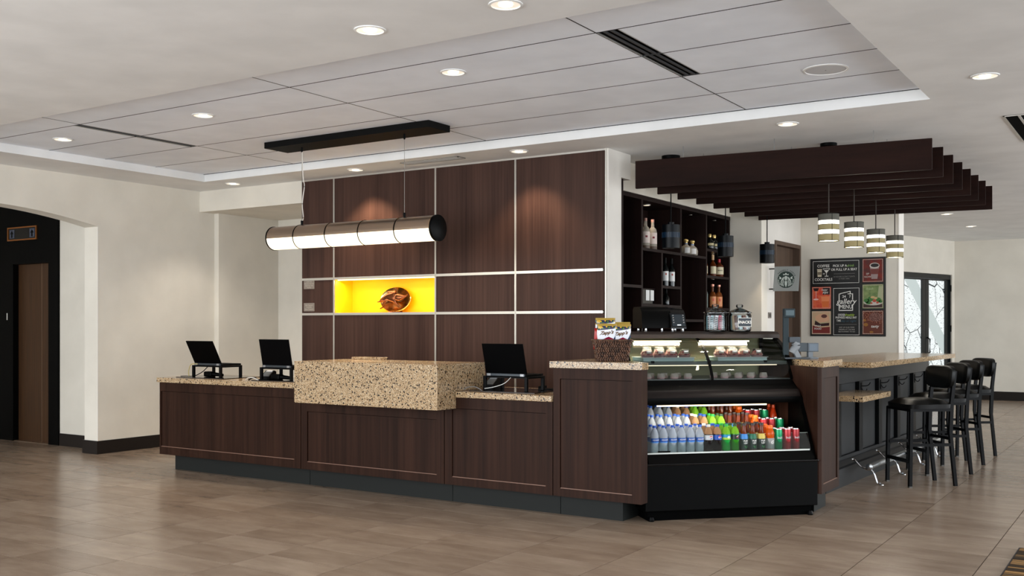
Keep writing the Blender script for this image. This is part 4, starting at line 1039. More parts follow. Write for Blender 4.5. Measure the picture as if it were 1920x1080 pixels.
edge = [G[i][0] for i in range(ns)] + [G[ns][j] for j in range(ns)] + [G[i][ns] for i in range(ns, 0, -1)] + [G[0][j] for j in range(ns, 0, -1)]
low = [b.bm.verts.new((v.co.x * .985, v.co.y * .985, .664)) for v in edge]
n_ = len(edge)
for i in range(n_): b.bm.faces.new((edge[i], edge[(i + 1) % n_], low[(i + 1) % n_], low[i]))
b.bm.faces.new(low)
ob('seat_cushion', b, LEATHER, st, True)
ob('seat_frame', at(MB(), (-.19, -.20, .64, .19, -.18, .665), (-.17, .18, .64, .17, .20, .665), (-.19, -.18, .64, -.17, .18, .665), (.17, -.18, .64, .19, .18, .665)), BLACKMET, st)
def sqbar(b, p0, p1, hx, hy):
    p0, p1 = Vector(p0), Vector(p1)
    a = [b.bm.verts.new(p0 + Vector((sx * hx, sy_ * hy, 0))) for sx, sy_ in ((-1, -1), (1, -1), (1, 1), (-1, 1))]
    c_ = [b.bm.verts.new(p1 + Vector((sx * hx, sy_ * hy, 0))) for sx, sy_ in ((-1, -1), (1, -1), (1, 1), (-1, 1))]
    b.bm.faces.new(a[::-1]); b.bm.faces.new(c_)
    for i in range(4): b.bm.faces.new((a[i], a[(i + 1) % 4], c_[(i + 1) % 4], c_[i]))
    return b
for sx in (-1, 1): ob('front_leg', sqbar(MB(), (sx * .182, -.20, 0), (sx * .182, -.19, .66), .0135, .0135), BLACKMET, st)
for sx in (-1, 1):
    b = MB(); sqbar(b, (sx * .155, .235, 0), (sx * .158, .185, .45), .012, .0145); sqbar(b, (sx * .158, .185, .45), (sx * .160, .195, .72), .012, .016); sqbar(b, (sx * .160, .195, .72), (sx * .160, .225, .98), .012, .015)
    ob('rear_leg', b, BLACKMET, st)
ob('stretcher', sqbar(MB(), (0, -.198, .205), (0, -.198, .235), .175, .010), BLACKMET, st)
ob('stretcher', sqbar(MB(), (0, .205, .39), (0, .203, .415), .15, .009), BLACKMET, st)
for sx in (-1, 1):
    b = MB(); Mx = Matrix.Translation((sx * .17, 0, .355)); b.box(-.009, -.19, -.012, .009, .185, .012, M=Mx); ob('stretcher', b, BLACKMET, st)
    ob('foot_glide', MB().box(sx * .182 - .0145, -.2145, 0, sx * .182 + .0145, -.1855, .012), mat('glide', (70, 66, 60), .4), st)
b = MB(); pts = []
for k in range(40):
    a = 2 * PI * k / 40; ca, sa = math.cos(a), math.sin(a); e = .38
    x = .205 * math.copysign(abs(ca) ** e, ca); z = .0975 * math.copysign(abs(sa) ** (.42 if sa > 0 else .62), sa)
    if sa < 0: x *= 1 - .12 * abs(sa)
    pts.append((x, z))
def cv(x, z, y, f=1): return (x * f, .212 + z * .10 + y + (x / .205) ** 2 * -.022, .925 + z * f)
lay = [(-.026, .93), (-.031, .80), (-.021, 1.0), (.012, 1.0), (.020, .93)]
R = [[b.bm.verts.new(cv(x, z, y, f)) for x, z in pts] for y, f in ((-.033, .80), (-.030, .93), (-.02, 1.0), (.010, 1.0), (.018, .93), (.020, .80))]
for A_, B_ in zip(R, R[1:]):
    for i in range(40): b.bm.faces.new((A_[i], A_[(i + 1) % 40], B_[(i + 1) % 40], B_[i]))
b.bm.faces.new(R[0][::-1]); b.bm.faces.new(R[-1])
ob('backrest', b, LEATHER, st, True)
for k, (x, y, rz, lb) in enumerate(((-1.80, 9.27, -48, 'black padded bar stool nearest the camera at the bar'), (-1.80, 10.09, -52, 'second black padded bar stool from the granite shelf end'), (-1.80, 10.83, -52, 'third black padded bar stool from the granite shelf end'), (-1.80, 11.65, -52, 'farthest black padded bar stool at the bar'))):
    o = st if k == 0 else dup(st)
    o.location = (x, y, 0); o.rotation_euler = (0, 0, math.radians(rz)); o['label'] = lb

# card terminal and monitor arm on the end cabinet
t = thing('point_of_sale_terminal', 'grey payment terminal with a tall pole display on the end cabinet top', 'terminal', (-2.455, 7.65, 1.1135), math.radians(33))
M_POLE = mat('pole_slate', (46, 56, 60), .45, spec=.2)
ob('base', MB().box(-.02, -.06, 0, .17, .06, .012, .004), GREYPL, t)
ob('pole', MB().box(-.022, -.012, 0, .020, .018, .335, .004), M_POLE, t)
hd = ob('pole_display', MB().box(-.02, -.03, .315, .064, .03, .385, .008), M_POLE, t)
ob('display_face', MB().box(-.008, -.0315, .332, .054, -.03, .372), mat('pole_lcd', (74, 92, 98), .3), hd)
ob('card_reader', MB().box(.022, -.028, .125, .105, .028, .168, .006), GREYPL, t)
ob('arm', MB().tube(smooth_pts([(.065, 0, .13), (.085, 0, .10), (.06, 0, .07), (.045, 0, .045)]), [.03] * 18 + [.028], 10), mat('arm_grey', (132, 136, 140), .4), t, True)
ob('strut', MB().prism_y([(.045, .07), (.085, .07), (.115, .010), (.075, .010)], -.022, .022), mat('arm_grey', (132, 136, 140), .4), t)
ob('printer', MB().box(.095, -.02, .055, .165, .05, .123, .005), DGREY, t)
tm_ = ob('terminal', MB().box(.162, -.03, .055, .243, .045, .122, .005), mat('terminal_grey', (84, 92, 100), .4), t)
ob('terminal_screen', MB().box(.170, -.032, .062, .232, -.03, .114), mat('terminal_screen', (96, 108, 120), .25), tm_)
ob('terminal_stand', MB().box(.168, -.02, .012, .202, .03, .055), mat('stand_grey', (110, 116, 122), .4), t)
ob('terminal_foot', MB().box(.15, -.05, 0, .235, .05, .014, .003), mat('stand_grey', (110, 116, 122), .4), t)

# ================================================================== SLATTED TIMBER CANOPY
t = thing('slatted_canopy', 'canopy of eight dark timber beams hung from the ceiling over the bar', 'ceiling canopy', (-2.77, 8.3, 2.59))
for k in range(8):
    y0 = 8.17 + .462 * k; y1 = 8.42 + .462 * k
    L = math.hypot(2.44, y1 - y0); a = math.atan2(y1 - y0, 2.44)
    bmx = MB().box(-L / 2, -.016, 0, L / 2, .016, .245, .002)
    bo = ob('beam', bmx, W_BEAM, t, loc=(-2.77 + 2.77 - .0, (y0 + y1) / 2 - 8.3 + .03, 0), rot=(0, 0, a))
    for x in (-.79, 0, .79):
        ob('hanger', MB().tube([(x, 0, .245), (x, 0, .345)], .0035, 6), CHROME, bo)
# black pendants over the work side
M_PBL = mat('pendant_black', (5, 8, 12), .34, spec=.18)
def black_pendant(x, y, label, o=None):
    if o is not None: return dup(o, (x, y, CZ), None, label)
    t = thing('black_pendant', label, 'pendant light', (x, y, CZ), 0, 'black cylinder pendants')
    ob('ceiling_rose', MB().lathe([(.085, 0), (.085, -.03), (.078, -.038), (0, -.038)], 28), BLACK, t, True)
    ob('rod', MB().cyl((0, 0, -.038), (0, 0, -.62), .006, 8), BLACK, t)
    sh = ob('shade', MB().lathe([(0, -.615), (.03, -.615), (.03, -.635), (.083, -.640), (.083, -.712)], 32, close=False), M_PBL, t, True)
    ob('shade_lower', MB().lathe([(.083, -.758), (.083, -.855), (.079, -.855), (.079, -.645)], 32, close=False), M_PBL, t, True)
    b = MB()
    for k in range(36):
        a = 2 * PI * k / 36; M = Matrix.Rotation(a, 4, 'Z'); b.box(.0805, -.0035, -.76, .0838, .0035, -.71, M=M)
    ob('perforated_band', b, mat('band_blue', (18, 44, 66), .3), t)
    ob('bulb', MB().lathe([(.07, -.835), (.03, -.84), (0, -.84)], 20, close=False), mat('pendant_glow', (255, 226, 180), .5, emit=(255, 214, 160), es=1.6), t)
    spot((0, 0, -.85), 9, 90, .7, (1, .82, .6), .05, parent=t)
    return t
bp = black_pendant(-3.87, 8.69, 'black cylinder pendant nearest the timber wall, in front of the bottle shelves')
for c_ in list(bp.children):
    pass
def dup_l(root, loc, label): return dup(root, loc, None, label)
dup_l(bp, (-3.87, 10.07, CZ), 'black cylinder pendant in the middle, before the right edge of the bottle shelves')
dup_l(bp, (-3.865, 11.36, CZ), 'black cylinder pendant farthest back, beside the round coffee logo sign')

# striped drum pendants over the bar
FAB_D = mat('shade_dark', (84, 82, 74), .8); FAB_O = mat('shade_olive', (134, 124, 90), .8, emit=(150, 134, 92), es=.25)
def striped():
    t = thing('drum_pendant', 'x', 'pendant light', (0, 0, 0), 0, 'striped drum pendants over the bar')
    ob('ceiling_rose', MB().lathe([(.07, 0), (.07, -.025), (.062, -.032), (0, -.032)], 28), BLACK, t, True)
    ob('rod', MB().cyl((0, 0, -.032), (0, 0, -.63), .0055, 8), mat('rod_bronze', (52, 44, 38), .35, metal=.5), t)
    z0 = -.612; r = .0875
    seq = [(.0, .050, FAB_D), (.054, .088, STRIPE_W), (.092, .132, FAB_O), (.136, .172, STRIPE_W), (.176, .228, FAB_O)]
    for a, c_, m in seq:
        ob('shade_band', MB().lathe([(r, z0 - a), (r, z0 - c_), (r - .004, z0 - c_), (r - .004, z0 - a), (r, z0 - a)], 36, close=False), m, t, True)
    ob('wire_frame', MB().lathe([(r + .0015, z0 + .003), (r + .0015, z0 - .001)], 36, close=False).lathe([(r + .0015, z0 - .050), (r + .0015, z0 - .054)], 36, close=False).lathe([(r + .0015, z0 - .088), (r + .0015, z0 - .092)], 36, close=False)
       .lathe([(r + .0015, z0 - .132), (r + .0015, z0 - .136)], 36, close=False).lathe([(r + .0015, z0 - .172), (r + .0015, z0 - .176)], 36, close=False).lathe([(r + .0015, z0 - .226), (r + .0015, z0 - .232)], 36, close=False), BLACK, t)
    for k in range(4):
        a = k * PI / 2 + .6
        ob('upright_wire', MB().cyl(((r + .001) * math.cos(a), (r + .001) * math.sin(a), z0), ((r + .001) * math.cos(a), (r + .001) * math.sin(a), z0 - .23), .0018, 6), BLACK, t)
    ob('top_plate', MB().lathe([(r - .005, z0 - .002), (0, z0 + .004)], 28, close=False), FAB_D, t)
    ob('diffuser', MB().lathe([(r - .005, z0 - .226), (0, z0 - .228)], 28, close=False), mat('drum_diffuser', (255, 250, 240), .5, emit=(255, 246, 228), es=1.2), t)
    return t
sp_ = striped()
for k in range(4):
    loc = (-2.46, 8.83 + .842 * k, CZ)
    lb = ('striped fabric drum pendant nearest the camera, largest of the row', 'striped fabric drum pendant second from the camera', 'striped fabric drum pendant third from the camera, over the menu board', 'striped fabric drum pendant farthest away, lowest in the row')[k]
    if k == 0: sp_.location = loc; sp_['label'] = lb
    else: dup(sp_, loc, None, lb)
for k in range(4): pointlight((-2.46, 8.83 + .842 * k, CZ - .90), 5, .06, (1, .92, .8))

# tube pendant over the desk
t = thing('tube_pendant', 'long horizontal tube pendant with bronze top half and glowing lower half', 'pendant light', (-5.91, 6.6, TZ))
ob('ceiling_plate', MB().box(-.93, -.145, -.055, .935, .145, 0, .003), mat('plate_black', (8, 8, 8), .6, spec=.1), t)
TCZ = 2.163 - TZ; Rr = .105
def half(a0, a1, x0, x1, r=Rr, seg=18):
    return MB().lathe([(r, x0), (r, x1)], seg, M=Matrix.Translation((0, 0, TCZ)) @ Matrix.Rotation(PI / 2, 4, 'Y'), close=False, a0=a0, a1=a1)
xs_ = [-.952, -.615, -.235, .145, .54, .905]
for a, b_ in zip(xs_, xs_[1:]):
    ob('metal_cover', half(PI / 2 - .12 + PI / 2 - PI / 2 - 0, 0, a, b_) if False else half(PI * .5 - .08, PI * 1.5 + .08, a + .003, b_ - .003), NICKEL, t, True)
    ob('diffuser', half(-PI * .5 + .08, PI * .5 - .08, a + .003, b_ - .003, Rr - .001), DIFF, t, True)
for x in xs_[:-1]:
    ob('ring', MB().lathe([(Rr + .001, x - .004), (Rr + .004, x - .004), (Rr + .004, x + .004), (Rr + .001, x + .004)], 36, M=Matrix.Translation((0, 0, TCZ)) @ Matrix.Rotation(PI / 2, 4, 'Y'), close=False), BLACK, t, True)
for x0, x1 in ((.905, .93), (-.958, -.945)):
    ob('end_cap', MB().lathe([(Rr + .002, x0), (Rr + .004, x0 + .002), (Rr + .004, x1 - .002), (Rr + .001, x1)], 36, M=Matrix.Translation((0, 0, TCZ)) @ Matrix.Rotation(PI / 2, 4, 'Y')), BLACK, t, True)
for x in (-.605, .57):
    ob('cable_gland', MB().lathe([(.009, -.055), (.009, -.09), (.004, -.10)], 10, c=(x, 0, 0)), BLACK, t)
    ob('hanger', MB().lathe([(.012, TCZ + Rr + .04), (.010, TCZ + Rr), (.014, TCZ + Rr - .005)], 10, c=(x, 0, 0)), BLACK, t)
    ob('suspension_wire', MB().cyl((x, 0, -.09), (x, 0, TCZ + Rr + .03), .0018, 6), mat('wire', (150, 146, 140), .3, metal=.8), t)
ob('power_cord', MB().tube(smooth_pts([(-.60, .0, -.095), (-.594, -.004, -.22), (-.588, 0, -.34), (-.575, 0, -.40), (-.592, 0, -.50), (-.60, 0, -.58), (-.588, 0, -.68), (-.603, 0, TCZ + Rr + .03)]), .004, 6), mat('clear_cord', (222, 216, 206), .3), t, True)
arealight((-.02, 0, TCZ - Rr - .01), 1.8, .12, 22, (0, 0, 0), (1, .9, .74), t)

# ================================================================== BACK BAR SHELVES AND BOTTLES
t = thing('bottle_shelving', 'dark wood back bar shelving with open compartments of bottles', 'shelving', (-4.35, 8.26, 0))
def bxl(y0, y1, z0, z1, x0=-.38, x1=0.0): return MB().box(x0, y0 - 8.26, z0, x1, y1 - 8.26, z1)
ob('back_panel', bxl(8.27, 11.46, 0, 2.65, -.40, -.38), W_SHELF, t)
ob('top_board', bxl(8.27, 11.47, 2.61, 2.65), W_SHELF, t)
for y, z0, z1 in ((8.29, 0, 2.61), (9.08, 0, 2.61), (9.55, 0, 2.115), (10.03, 0, 2.61), (10.74, 0, 2.61), (11.445, 0, 2.61)):
    ob('upright', bxl(y - .017, y + .017, z0, z1), W_SHELF, t)
for y0, y1, z in ((9.097, 10.013, 2.14), (10.047, 10.723, 2.14), (8.307, 9.063, 1.765), (9.097, 9.533, 1.585), (9.567, 10.013, 1.78), (9.567, 10.013, 1.58), (10.047, 10.723, 1.435), (10.757, 11.428, 2.235), (10.757, 11.428, 1.935), (10.757, 11.428, 1.57), (8.307, 9.063, 1.2), (9.097, 10.013, 1.2), (10.047, 10.723, 1.0), (10.757, 11.428, 1.1)):
    ob('shelf', bxl(y0, y1, z - .028, z), W_SHELF, t)
t = thing('puck_light', 'small round light under the top of the bottle shelving', 'ceiling light', (-4.50, 9.50, 2.609))
ob('rim', MB().lathe([(.04, 0), (.04, -.006), (.034, -.008)], 20, close=False), ALU, t); ob('lens', MB().lathe([(.034, -.006), (0, -.007)], 20, close=False), mat('puck', (255, 240, 220), .5, emit=(255, 230, 200), es=1.5), t)
spot((0, 0, -.02), 5, 120, .6, (1, .84, .66), .03, parent=t)
arealight((-4.15, 10.0, 2.5), 1.5, .3, 5, (0, math.radians(60), 0), (1, .86, .7)) if False else None
for (x, y, z, p) in ((-4.42, 11.1, 2.20, 1.2), (-4.42, 11.1, 1.90, 1.2), (-4.40, 10.4, 2.58, 1.8), (-4.40, 11.1, 2.58, 1.2)):
    tt = thing('puck_light', 'tiny light under the %s of the bottle shelving, %s' % ({2.20: 'upper shelf', 1.90: 'middle shelf'}.get(z, 'top board'), 'right column' if y > 11 else 'third column'), 'ceiling light', (x, y, z + .003))
    ob('lens', MB().lathe([(.02, 0), (.018, -.004), (0, -.004)], 14), ALU, tt)
    spot((0, 0, -.012), p, 130, .6, (1, .84, .66), .02, parent=tt)

def spirit(name_lb, prof, m, cap, labels=(), cat='bottle', grp='spirit bottles on the back bar shelves', flat=1):
    t = thing('spirit_bottle', name_lb, cat, (0, 0, -5), 0, grp)
    ob('body', MB().lathe(prof, 20), m, t, True)
    ob('cap', MB().lathe(cap[0], 14), cap[1], t, True)
    for nm, r0, z0, z1, half_a, lm in labels:
        ob(nm, MB().lathe([(r0, z0), (r0, z1)], 18, close=False, a0=-half_a - .9, a1=half_a - .9), lm, t, True)
    return t
VOD = mat('vodka_glass', (216, 206, 190), .1, trans=.6, ior=1.15); DARKB = mat('wine_glass', (10, 14, 14), .12); AMB = mat('whisky', (96, 44, 16), .15, trans=.3, ior=1.2); GRN = mat('gin_glass', (150, 166, 160), .15, trans=.4, ior=1.15); COPB = mat('copper_liquid', (120, 66, 30), .15, trans=.3, ior=1.2)
LBW = mat('label_white', (216, 216, 214), .5); LBC = mat('label_cream', (206, 196, 164), .5); LBO = mat('label_copper', (198, 128, 78), .45); LBG = mat('label_green', (30, 150, 84), .4); CAPR = mat('cap_red', (182, 28, 40), .4); CAPG = mat('cap_gold', (206, 180, 116), .3, metal=.5); LRED = mat('label_red_mark', (120, 24, 34), .5); CAPCOP = mat('cap_copper', (196, 136, 116), .3, metal=.5)
def put(o, x, y, z, lb=None):
    o.location = (x, y, z); 
    if lb: o['label'] = lb
    return o
a = spirit('tall clear spirit bottle with pale label, left of the pair on the top left shelf', [(0, 0), (.044, 0), (.046, .01), (.046, .19), (.036, .225), (.017, .245), (.015, .30)], VOD, ([(.0165, .295), (.0165, .325), (0, .326)], mat('cap_rose', (176, 130, 116), .4)),
           (('label', .0466, .07, .185, 1.1, mat('label_pinkish', (214, 198, 190), .5)), ('label_mark', .0470, .125, .145, .25, LRED), ('base_label', .0467, .015, .045, 1.0, mat('base_brown', (84, 64, 48), .4))))
put(a, -4.48, 9.43, 2.1405); dup(a, (-4.48, 9.60, 2.1405), None, 'tall clear spirit bottle with pale label, right of the pair on the top left shelf')
a = spirit('round tequila style bottle with cork cap, left of the pair', [(0, 0), (.05, .002), (.062, .02), (.064, .06), (.052, .095), (.022, .118), (.016, .14)], VOD, ([(.017, .138), (.019, .15), (.028, .158), (.028, .17), (.018, .18), (0, .182)], CAPG),
           (('label', .0652, .025, .085, .45, LBW), ('neck_label', .0192, .112, .138, PI, mat('neck_blue', (110, 140, 190), .4))))
put(a, -4.47, 10.44, 2.1405); dup(a, (-4.47, 10.62, 2.1405), None, 'round tequila style bottle with cork cap, right of the pair')
a = spirit('dark wine bottle with white label, left of the pair under the top shelf', [(0, 0), (.036, 0), (.037, .01), (.037, .17), (.03, .20), (.014, .225), (.0135, .29)], DARKB, ([(.0145, .24), (.015, .297), (0, .298)], BLACK),
           (('label', .0376, .055, .155, .95, LBW), ('label_mark', .038, .115, .135, .22, mat('mark_brick', (160, 74, 66), .5))))
put(a, -4.42, 9.78, 1.7805); dup(a, (-4.42, 9.94, 1.7805), None, 'dark wine bottle with white label, right of the pair under the top shelf')
a2 = spirit('dark round bottle on the top right shelf, left of the pair', [(0, 0), (.052, .002), (.06, .02), (.058, .07), (.040, .105), (.02, .125), (.016, .15)], DARKB, ([(.019, .148), (.022, .165), (.018, .185), (0, .187)], CAPG), (('label', .0606, .05, .078, .6, mat('label_champ', (190, 176, 130), .4)),))
put(a2, -4.43, 11.03, 2.2355); dup(a2, (-4.43, 11.17, 2.2355), None, 'dark round bottle on the top right shelf, right of the pair')
for x, y, cp_, lb, tall in ((-4.47, 10.97, CAPR, 'whisky bottle with red wax cap at the left of the right column', .24), (-4.42, 11.10, mat('cap_tan', (206, 166, 120), .4), 'whisky bottle with tan cap and cream label in the right column', .25), (-4.42, 11.30, CAPR, 'squat whisky bottle with dark red cap and wide cream label', .21)):
    w2 = 1.25 if tall == .21 else 1
    o = spirit(lb, [(0, 0), (.038 * w2, 0), (.040 * w2, .01), (.040 * w2, .13), (.028, .155), (.014, .175), (.0135, tall - .02)], AMB, ([(.0165, tall - .06), (.0175, tall), (0, tall + .002)], cp_), (('label', .0406 * w2, .03, .115, 1.15 if w2 > 1 else .9, LBC),))
    put(o, x, y, 1.9355)
    if w2 > 1: ob('lettering', text_into(MB(), 'MAKER', .018, wrap(.0512, .075, -.9), bold=.0004), mat('ink_dark', (40, 34, 30), .6), o)
o = spirit('pale gin bottle with green round seal on the lower right shelf', [(0, 0), (.040, 0), (.042, .01), (.042, .16), (.034, .19), (.017, .205), (.016, .24)], GRN, ([(.0175, .21), (.0175, .262), (0, .264)], LBW), (('seal', .0428, .13, .175, .55, LBG),))
put(o, -4.46, 10.94, 1.5705)
a = spirit('bottle with copper label and pink cap, left of the pair on the lower right shelf', [(0, 0), (.040, 0), (.042, .01), (.042, .14), (.032, .175), (.015, .19), (.0145, .25)], COPB, ([(.015, .245), (.021, .252), (.021, .272), (0, .274)], CAPCOP), (('label', .0426, .02, .132, 1.0, LBO), ('label_mark', .043, .08, .11, .25, mat('mark_orange', (190, 70, 30), .4))))
put(a, -4.42, 11.09, 1.5705); dup(a, (-4.42, 11.29, 1.5705), None, 'bottle with copper label and pink cap, right of the pair on the lower right shelf')
for k, (y, lb) in enumerate(((9.70, 'dark bottle on the low middle shelf behind the coffee brewer, left of the pair'), (9.87, 'dark bottle on the low middle shelf behind the coffee brewer, right of the pair'))):
    o = spirit(lb, [(0, 0), (.034, 0), (.036, .01), (.036, .08), (.02, .11), (.012, .13), (.0115, .165)], DARKB, ([(.013, .15), (.013, .175), (0, .176)], BLACK), ())
    put(o, -4.45, y - 0, 1.5805)
t = thing('card_box', 'small black box with two white cards on the low left shelf of the back bar', 'box', (-4.47, 9.33, 1.5855))
ob('box', MB().box(-.07, -.14, 0, .07, .14, .15, .004), BLACKG, t)
ob('box_lid', MB().box(-.075, -.145, .15, .075, .145, .158, .003), W_SHELF, t)
for y in (-.02, .085): ob('card', MB().box(.0705, y - .042, .035, .073, y + .038, .14), LBW, t)
o = thing('shelf_screen', 'dark television screen in the left compartment of the bottle shelving', 'screen', (-4.68, 8.72, 1.80))
ob('frame', MB().box(-.02, -.33, .0, .02, .33, .40, .006), BLACK, o); ob('panel', MB().box(.02, -.315, .015, .0215, .315, .385), mat('tv_glass', (12, 16, 22), .1), o); ob('stand', MB().box(-.05, -.12, -.035, .05, .12, 0), BLACK, o)

# ================================================================== MENU BOARD, LOGO SIGN, SMALL WALL ITEMS
t = mb_ = thing('menu_board', 'large black menu board with six framed food pictures on the beige wall', 'menu board', (-3.384, 13.0, 1.725))
ob('board', MB().box(-.4635, -.022, -.4925, .4635, -.001, .4925, .002), mat('board_black', (12, 11, 11), .5), t)
def U(x): return (x - 513.5) / (961 - 66) * .927
def V_(y): return (553 - y) / (1018 - 88) * .985
lay_ = [-.0225]
def flat(name, polys, m, parent, dy):
    b = MB()
    for p in polys: b.poly([(U(x), dy, V_(y)) for x, y in p])
    return ob(name, b, m, parent)
def rect(x0, y0, x1, y1): return [(x0, y1), (x1, y1), (x1, y0), (x0, y0)]
def circ(cx, cy, rx, ry, n=20, a0=0, a1=2 * PI):
    return [(cx + rx * math.cos(a0 + (a1 - a0) * k / n), cy + ry * math.sin(a0 + (a1 - a0) * k / n)) for k in range(n if abs(a1 - a0) > 6.2 else n + 1)]
def outline(x0, y0, x1, y1, w_=4): return [rect(x0, y0, x1, y0 + w_), rect(x0, y1 - w_, x1, y1), rect(x0, y0 + w_, x0 + w_, y1 - w_), rect(x1 - w_, y0 + w_, x1, y1 - w_)]
def pic_mat(name, stops, scale=14, seed=0.0):
    m = mat(name, stops[0][1], .55, spec=.2); q = NT(m); c = q.coords('Object', (scale, 1, scale)); 
    n = q.n('ShaderNodeTexNoise', Scale=1.0, Detail=3.0, Roughness=.6); q.l(c, n.inputs['Vector']); q.l(q.ramp(n.outputs[0], stops), q.p.inputs['Base Color']); return m
def frame_part(name, x0, y0, x1, y1, m, pad=0):
    f = ob(name, MB().box(U(x0), -.028, V_(y1), U(x1), -.022, V_(y0)), m, mb_)
    return f
INK = WHITEINK
def txt(parent, s_, cx, cy, px_, m=INK, dy=-.0305, sh=0, bold=.0006, sx=1.0, name='lettering'):
    sz = px_ / 930 * .985
    return ob(name, text_into(MB(), s_, sz, lambda x, y: (U(cx) + x * sx, dy, V_(cy) + y), shear=sh, bold=bold * .35), m, parent)
BK = mat('panel_black', (16, 15, 15), .5)
f = frame_part('header_panel', 100, 118, 655, 386, BK)
flat('border', outline(100, 118, 655, 386), INK, f, -.0285)
txt(f, 'COFFEE', 228, 178, 46, bold=.0012, sx=.92); txt(f, 'COCKTAILS', 230, 340, 46, bold=.0012, sx=.86)
flat('coffee_cup_drawing', [rect(152, 212, 212, 224), [(158, 305), (206, 305), (210, 228), (154, 228)]], mat('ink_cream', (214, 204, 180), .6), f, -.029)
flat('cup_sleeve', [[(160, 282), (204, 282), (207, 246), (157, 246)]], mat('ink_sleeve', (120, 108, 90), .6), f, -.0295)
flat('martini_drawing', [[(222, 210), (264, 262), (268, 262), (226, 210)], [(264, 262), (268, 262), (310, 210), (304, 210)], rect(222, 206, 310, 212), rect(263, 258, 269, 298), rect(244, 296, 290, 303), [(236, 226), (296, 226), (266, 258)][::-1]], INK, f, -.0292)
txt(f, 'to', 234, 268, 30, sh=.3)
txt(f, 'PICK UP A', 428, 180, 40, sx=.9, bold=.0006); txt(f, 'drink', 550, 180, 42, mat('ink_green', (132, 170, 92), .6), sh=.35, sx=.95); txt(f, 'OR PULL UP A SEAT', 477, 225, 40, sx=.86)
flat('divider', [rect(355, 272, 605, 275)], mat('ink_grey', (130, 128, 124), .6), f, -.029)
txt(f, '24 HOURS A DAY 7 DAYS', 478, 310, 22, mat('ink_grey', (130, 128, 124)), bold=0); txt(f, 'A WEEK HERE', 480, 335, 20, mat('ink_grey', (130, 128, 124)), bold=0)
f = frame_part('centre_panel', 350, 445, 658, 1003, BK)
flat('border', outline(350, 445, 658, 1003), INK, f, -.0285)
flat('menu_drawing_top', [rect(414, 515, 424, 590), rect(574, 515, 584, 585), rect(414, 511, 440, 519), rect(520, 511, 584, 519), [(414, 519), (552, 488), (552, 480), (414, 511)], rect(546, 484, 556, 514)], INK, f, -.029)
flat('menu_drawing_base', [rect(414, 640, 424, 712), rect(414, 706, 584, 716), rect(574, 640, 584, 712)], INK, f, -.029)
txt(f, '24', 478, 547, 42, bold=.0012); txt(f, '7', 548, 547, 42, bold=.0012)
txt(f, 'gallery', 503, 606, 88, sh=.25, bold=.0018, sx=.98); txt(f, 'MENU', 500, 670, 66, bold=.0014, sx=.82)
txt(f, 'ORDER', 448, 765, 36, sx=.72); txt(f, 'freshly', 542, 765, 40, mat('ink_lime', (170, 200, 70), .6), sh=.35); txt(f, 'PREPARED MEALS ANY', 502, 797, 36, sx=.68, bold=.0005); txt(f, 'TIME', 414, 834, 34, sx=.7); txt(f, 'day or night', 530, 836, 36, mat('ink_teal', (44, 76, 92), .6), sh=.35)
flat('divider', [rect(378, 876, 628, 879)], mat('ink_grey', (130, 128, 124)), f, -.029)
for k, s_ in enumerate(('ANY OF OUR ITEMS', 'ORDERS AT THE BAR', 'RESTAURANT TO GO')): txt(f, s_, 510, 913 + 25 * k, 20, mat('ink_pale', (186, 182, 176), .6), bold=0)
def picture(name, x0, y0, x1, y1, m, sc):
    f = frame_part(name, x0, y0, x1, y1, m); 
    for nm, ps, mm, dy in sc: flat(nm, ps, mm, f, dy)
    flat('border', outline(x0 + 6, y0 + 6, x1 - 6, y1 - 6, 4), mat('border_soft', (214, 190, 176), .6), f, -.0315)
    return f
c_dark = mat('pic_dark', (46, 16, 18), .6); c_w = mat('pic_white', (196, 186, 178), .6); c_cof = mat('pic_coffee', (26, 18, 18), .5)
f = picture('coffee_picture', 695, 108, 937, 382, pic_mat('pic_maroon', [(.35, (88, 52, 50)), (.65, (124, 48, 40))]), (
    ('cup_body', [[(800, 345), (868, 345), (890, 190), (782, 190)]], mat('pic_cup', (150, 130, 128), .6), -.029), ('cup_sleeve', [[(795, 290), (876, 290), (884, 228), (788, 228)]], mat('pic_sleeve', (110, 54, 48), .6), -.0295),
    ('cup_rim', [circ(836, 190, 58, 34)], c_w, -.0300), ('coffee', [circ(838, 186, 48, 22)], c_cof, -.0305)))
txt(f, 'SIP', 756, 285, 30, c_w, dy=-.031); txt(f, 'NOW', 757, 320, 30, c_w, dy=-.031); 
f = picture('drinks_picture', 90, 428, 318, 690, pic_mat('pic_red', [(.35, (206, 66, 54)), (.65, (222, 112, 74))]), (
    ('wine', [[(102, 440), (176, 440), (160, 476), (118, 476)]], c_dark, -.029), ('glass_stem', [rect(136, 476, 142, 570), circ(138, 576, 32, 10)], mat('pic_glass', (236, 196, 190), .5), -.0292),
    ('tumbler', [[(212, 672), (292, 672), (304, 540), (200, 540)]], mat('pic_tumbler', (232, 134, 84), .5), -.0290), ('drink', [[(216, 668), (288, 668), (296, 600), (208, 600)]], mat('pic_drink', (214, 104, 44), .5), -.0295), ('corner_patch', [rect(222, 434, 312, 520)], c_dark, -.0288)))
txt(f, 'happy', 240, 462, 30, INK, dy=-.031, sh=.3); txt(f, 'sips', 250, 492, 44, INK, dy=-.031, sh=.3)
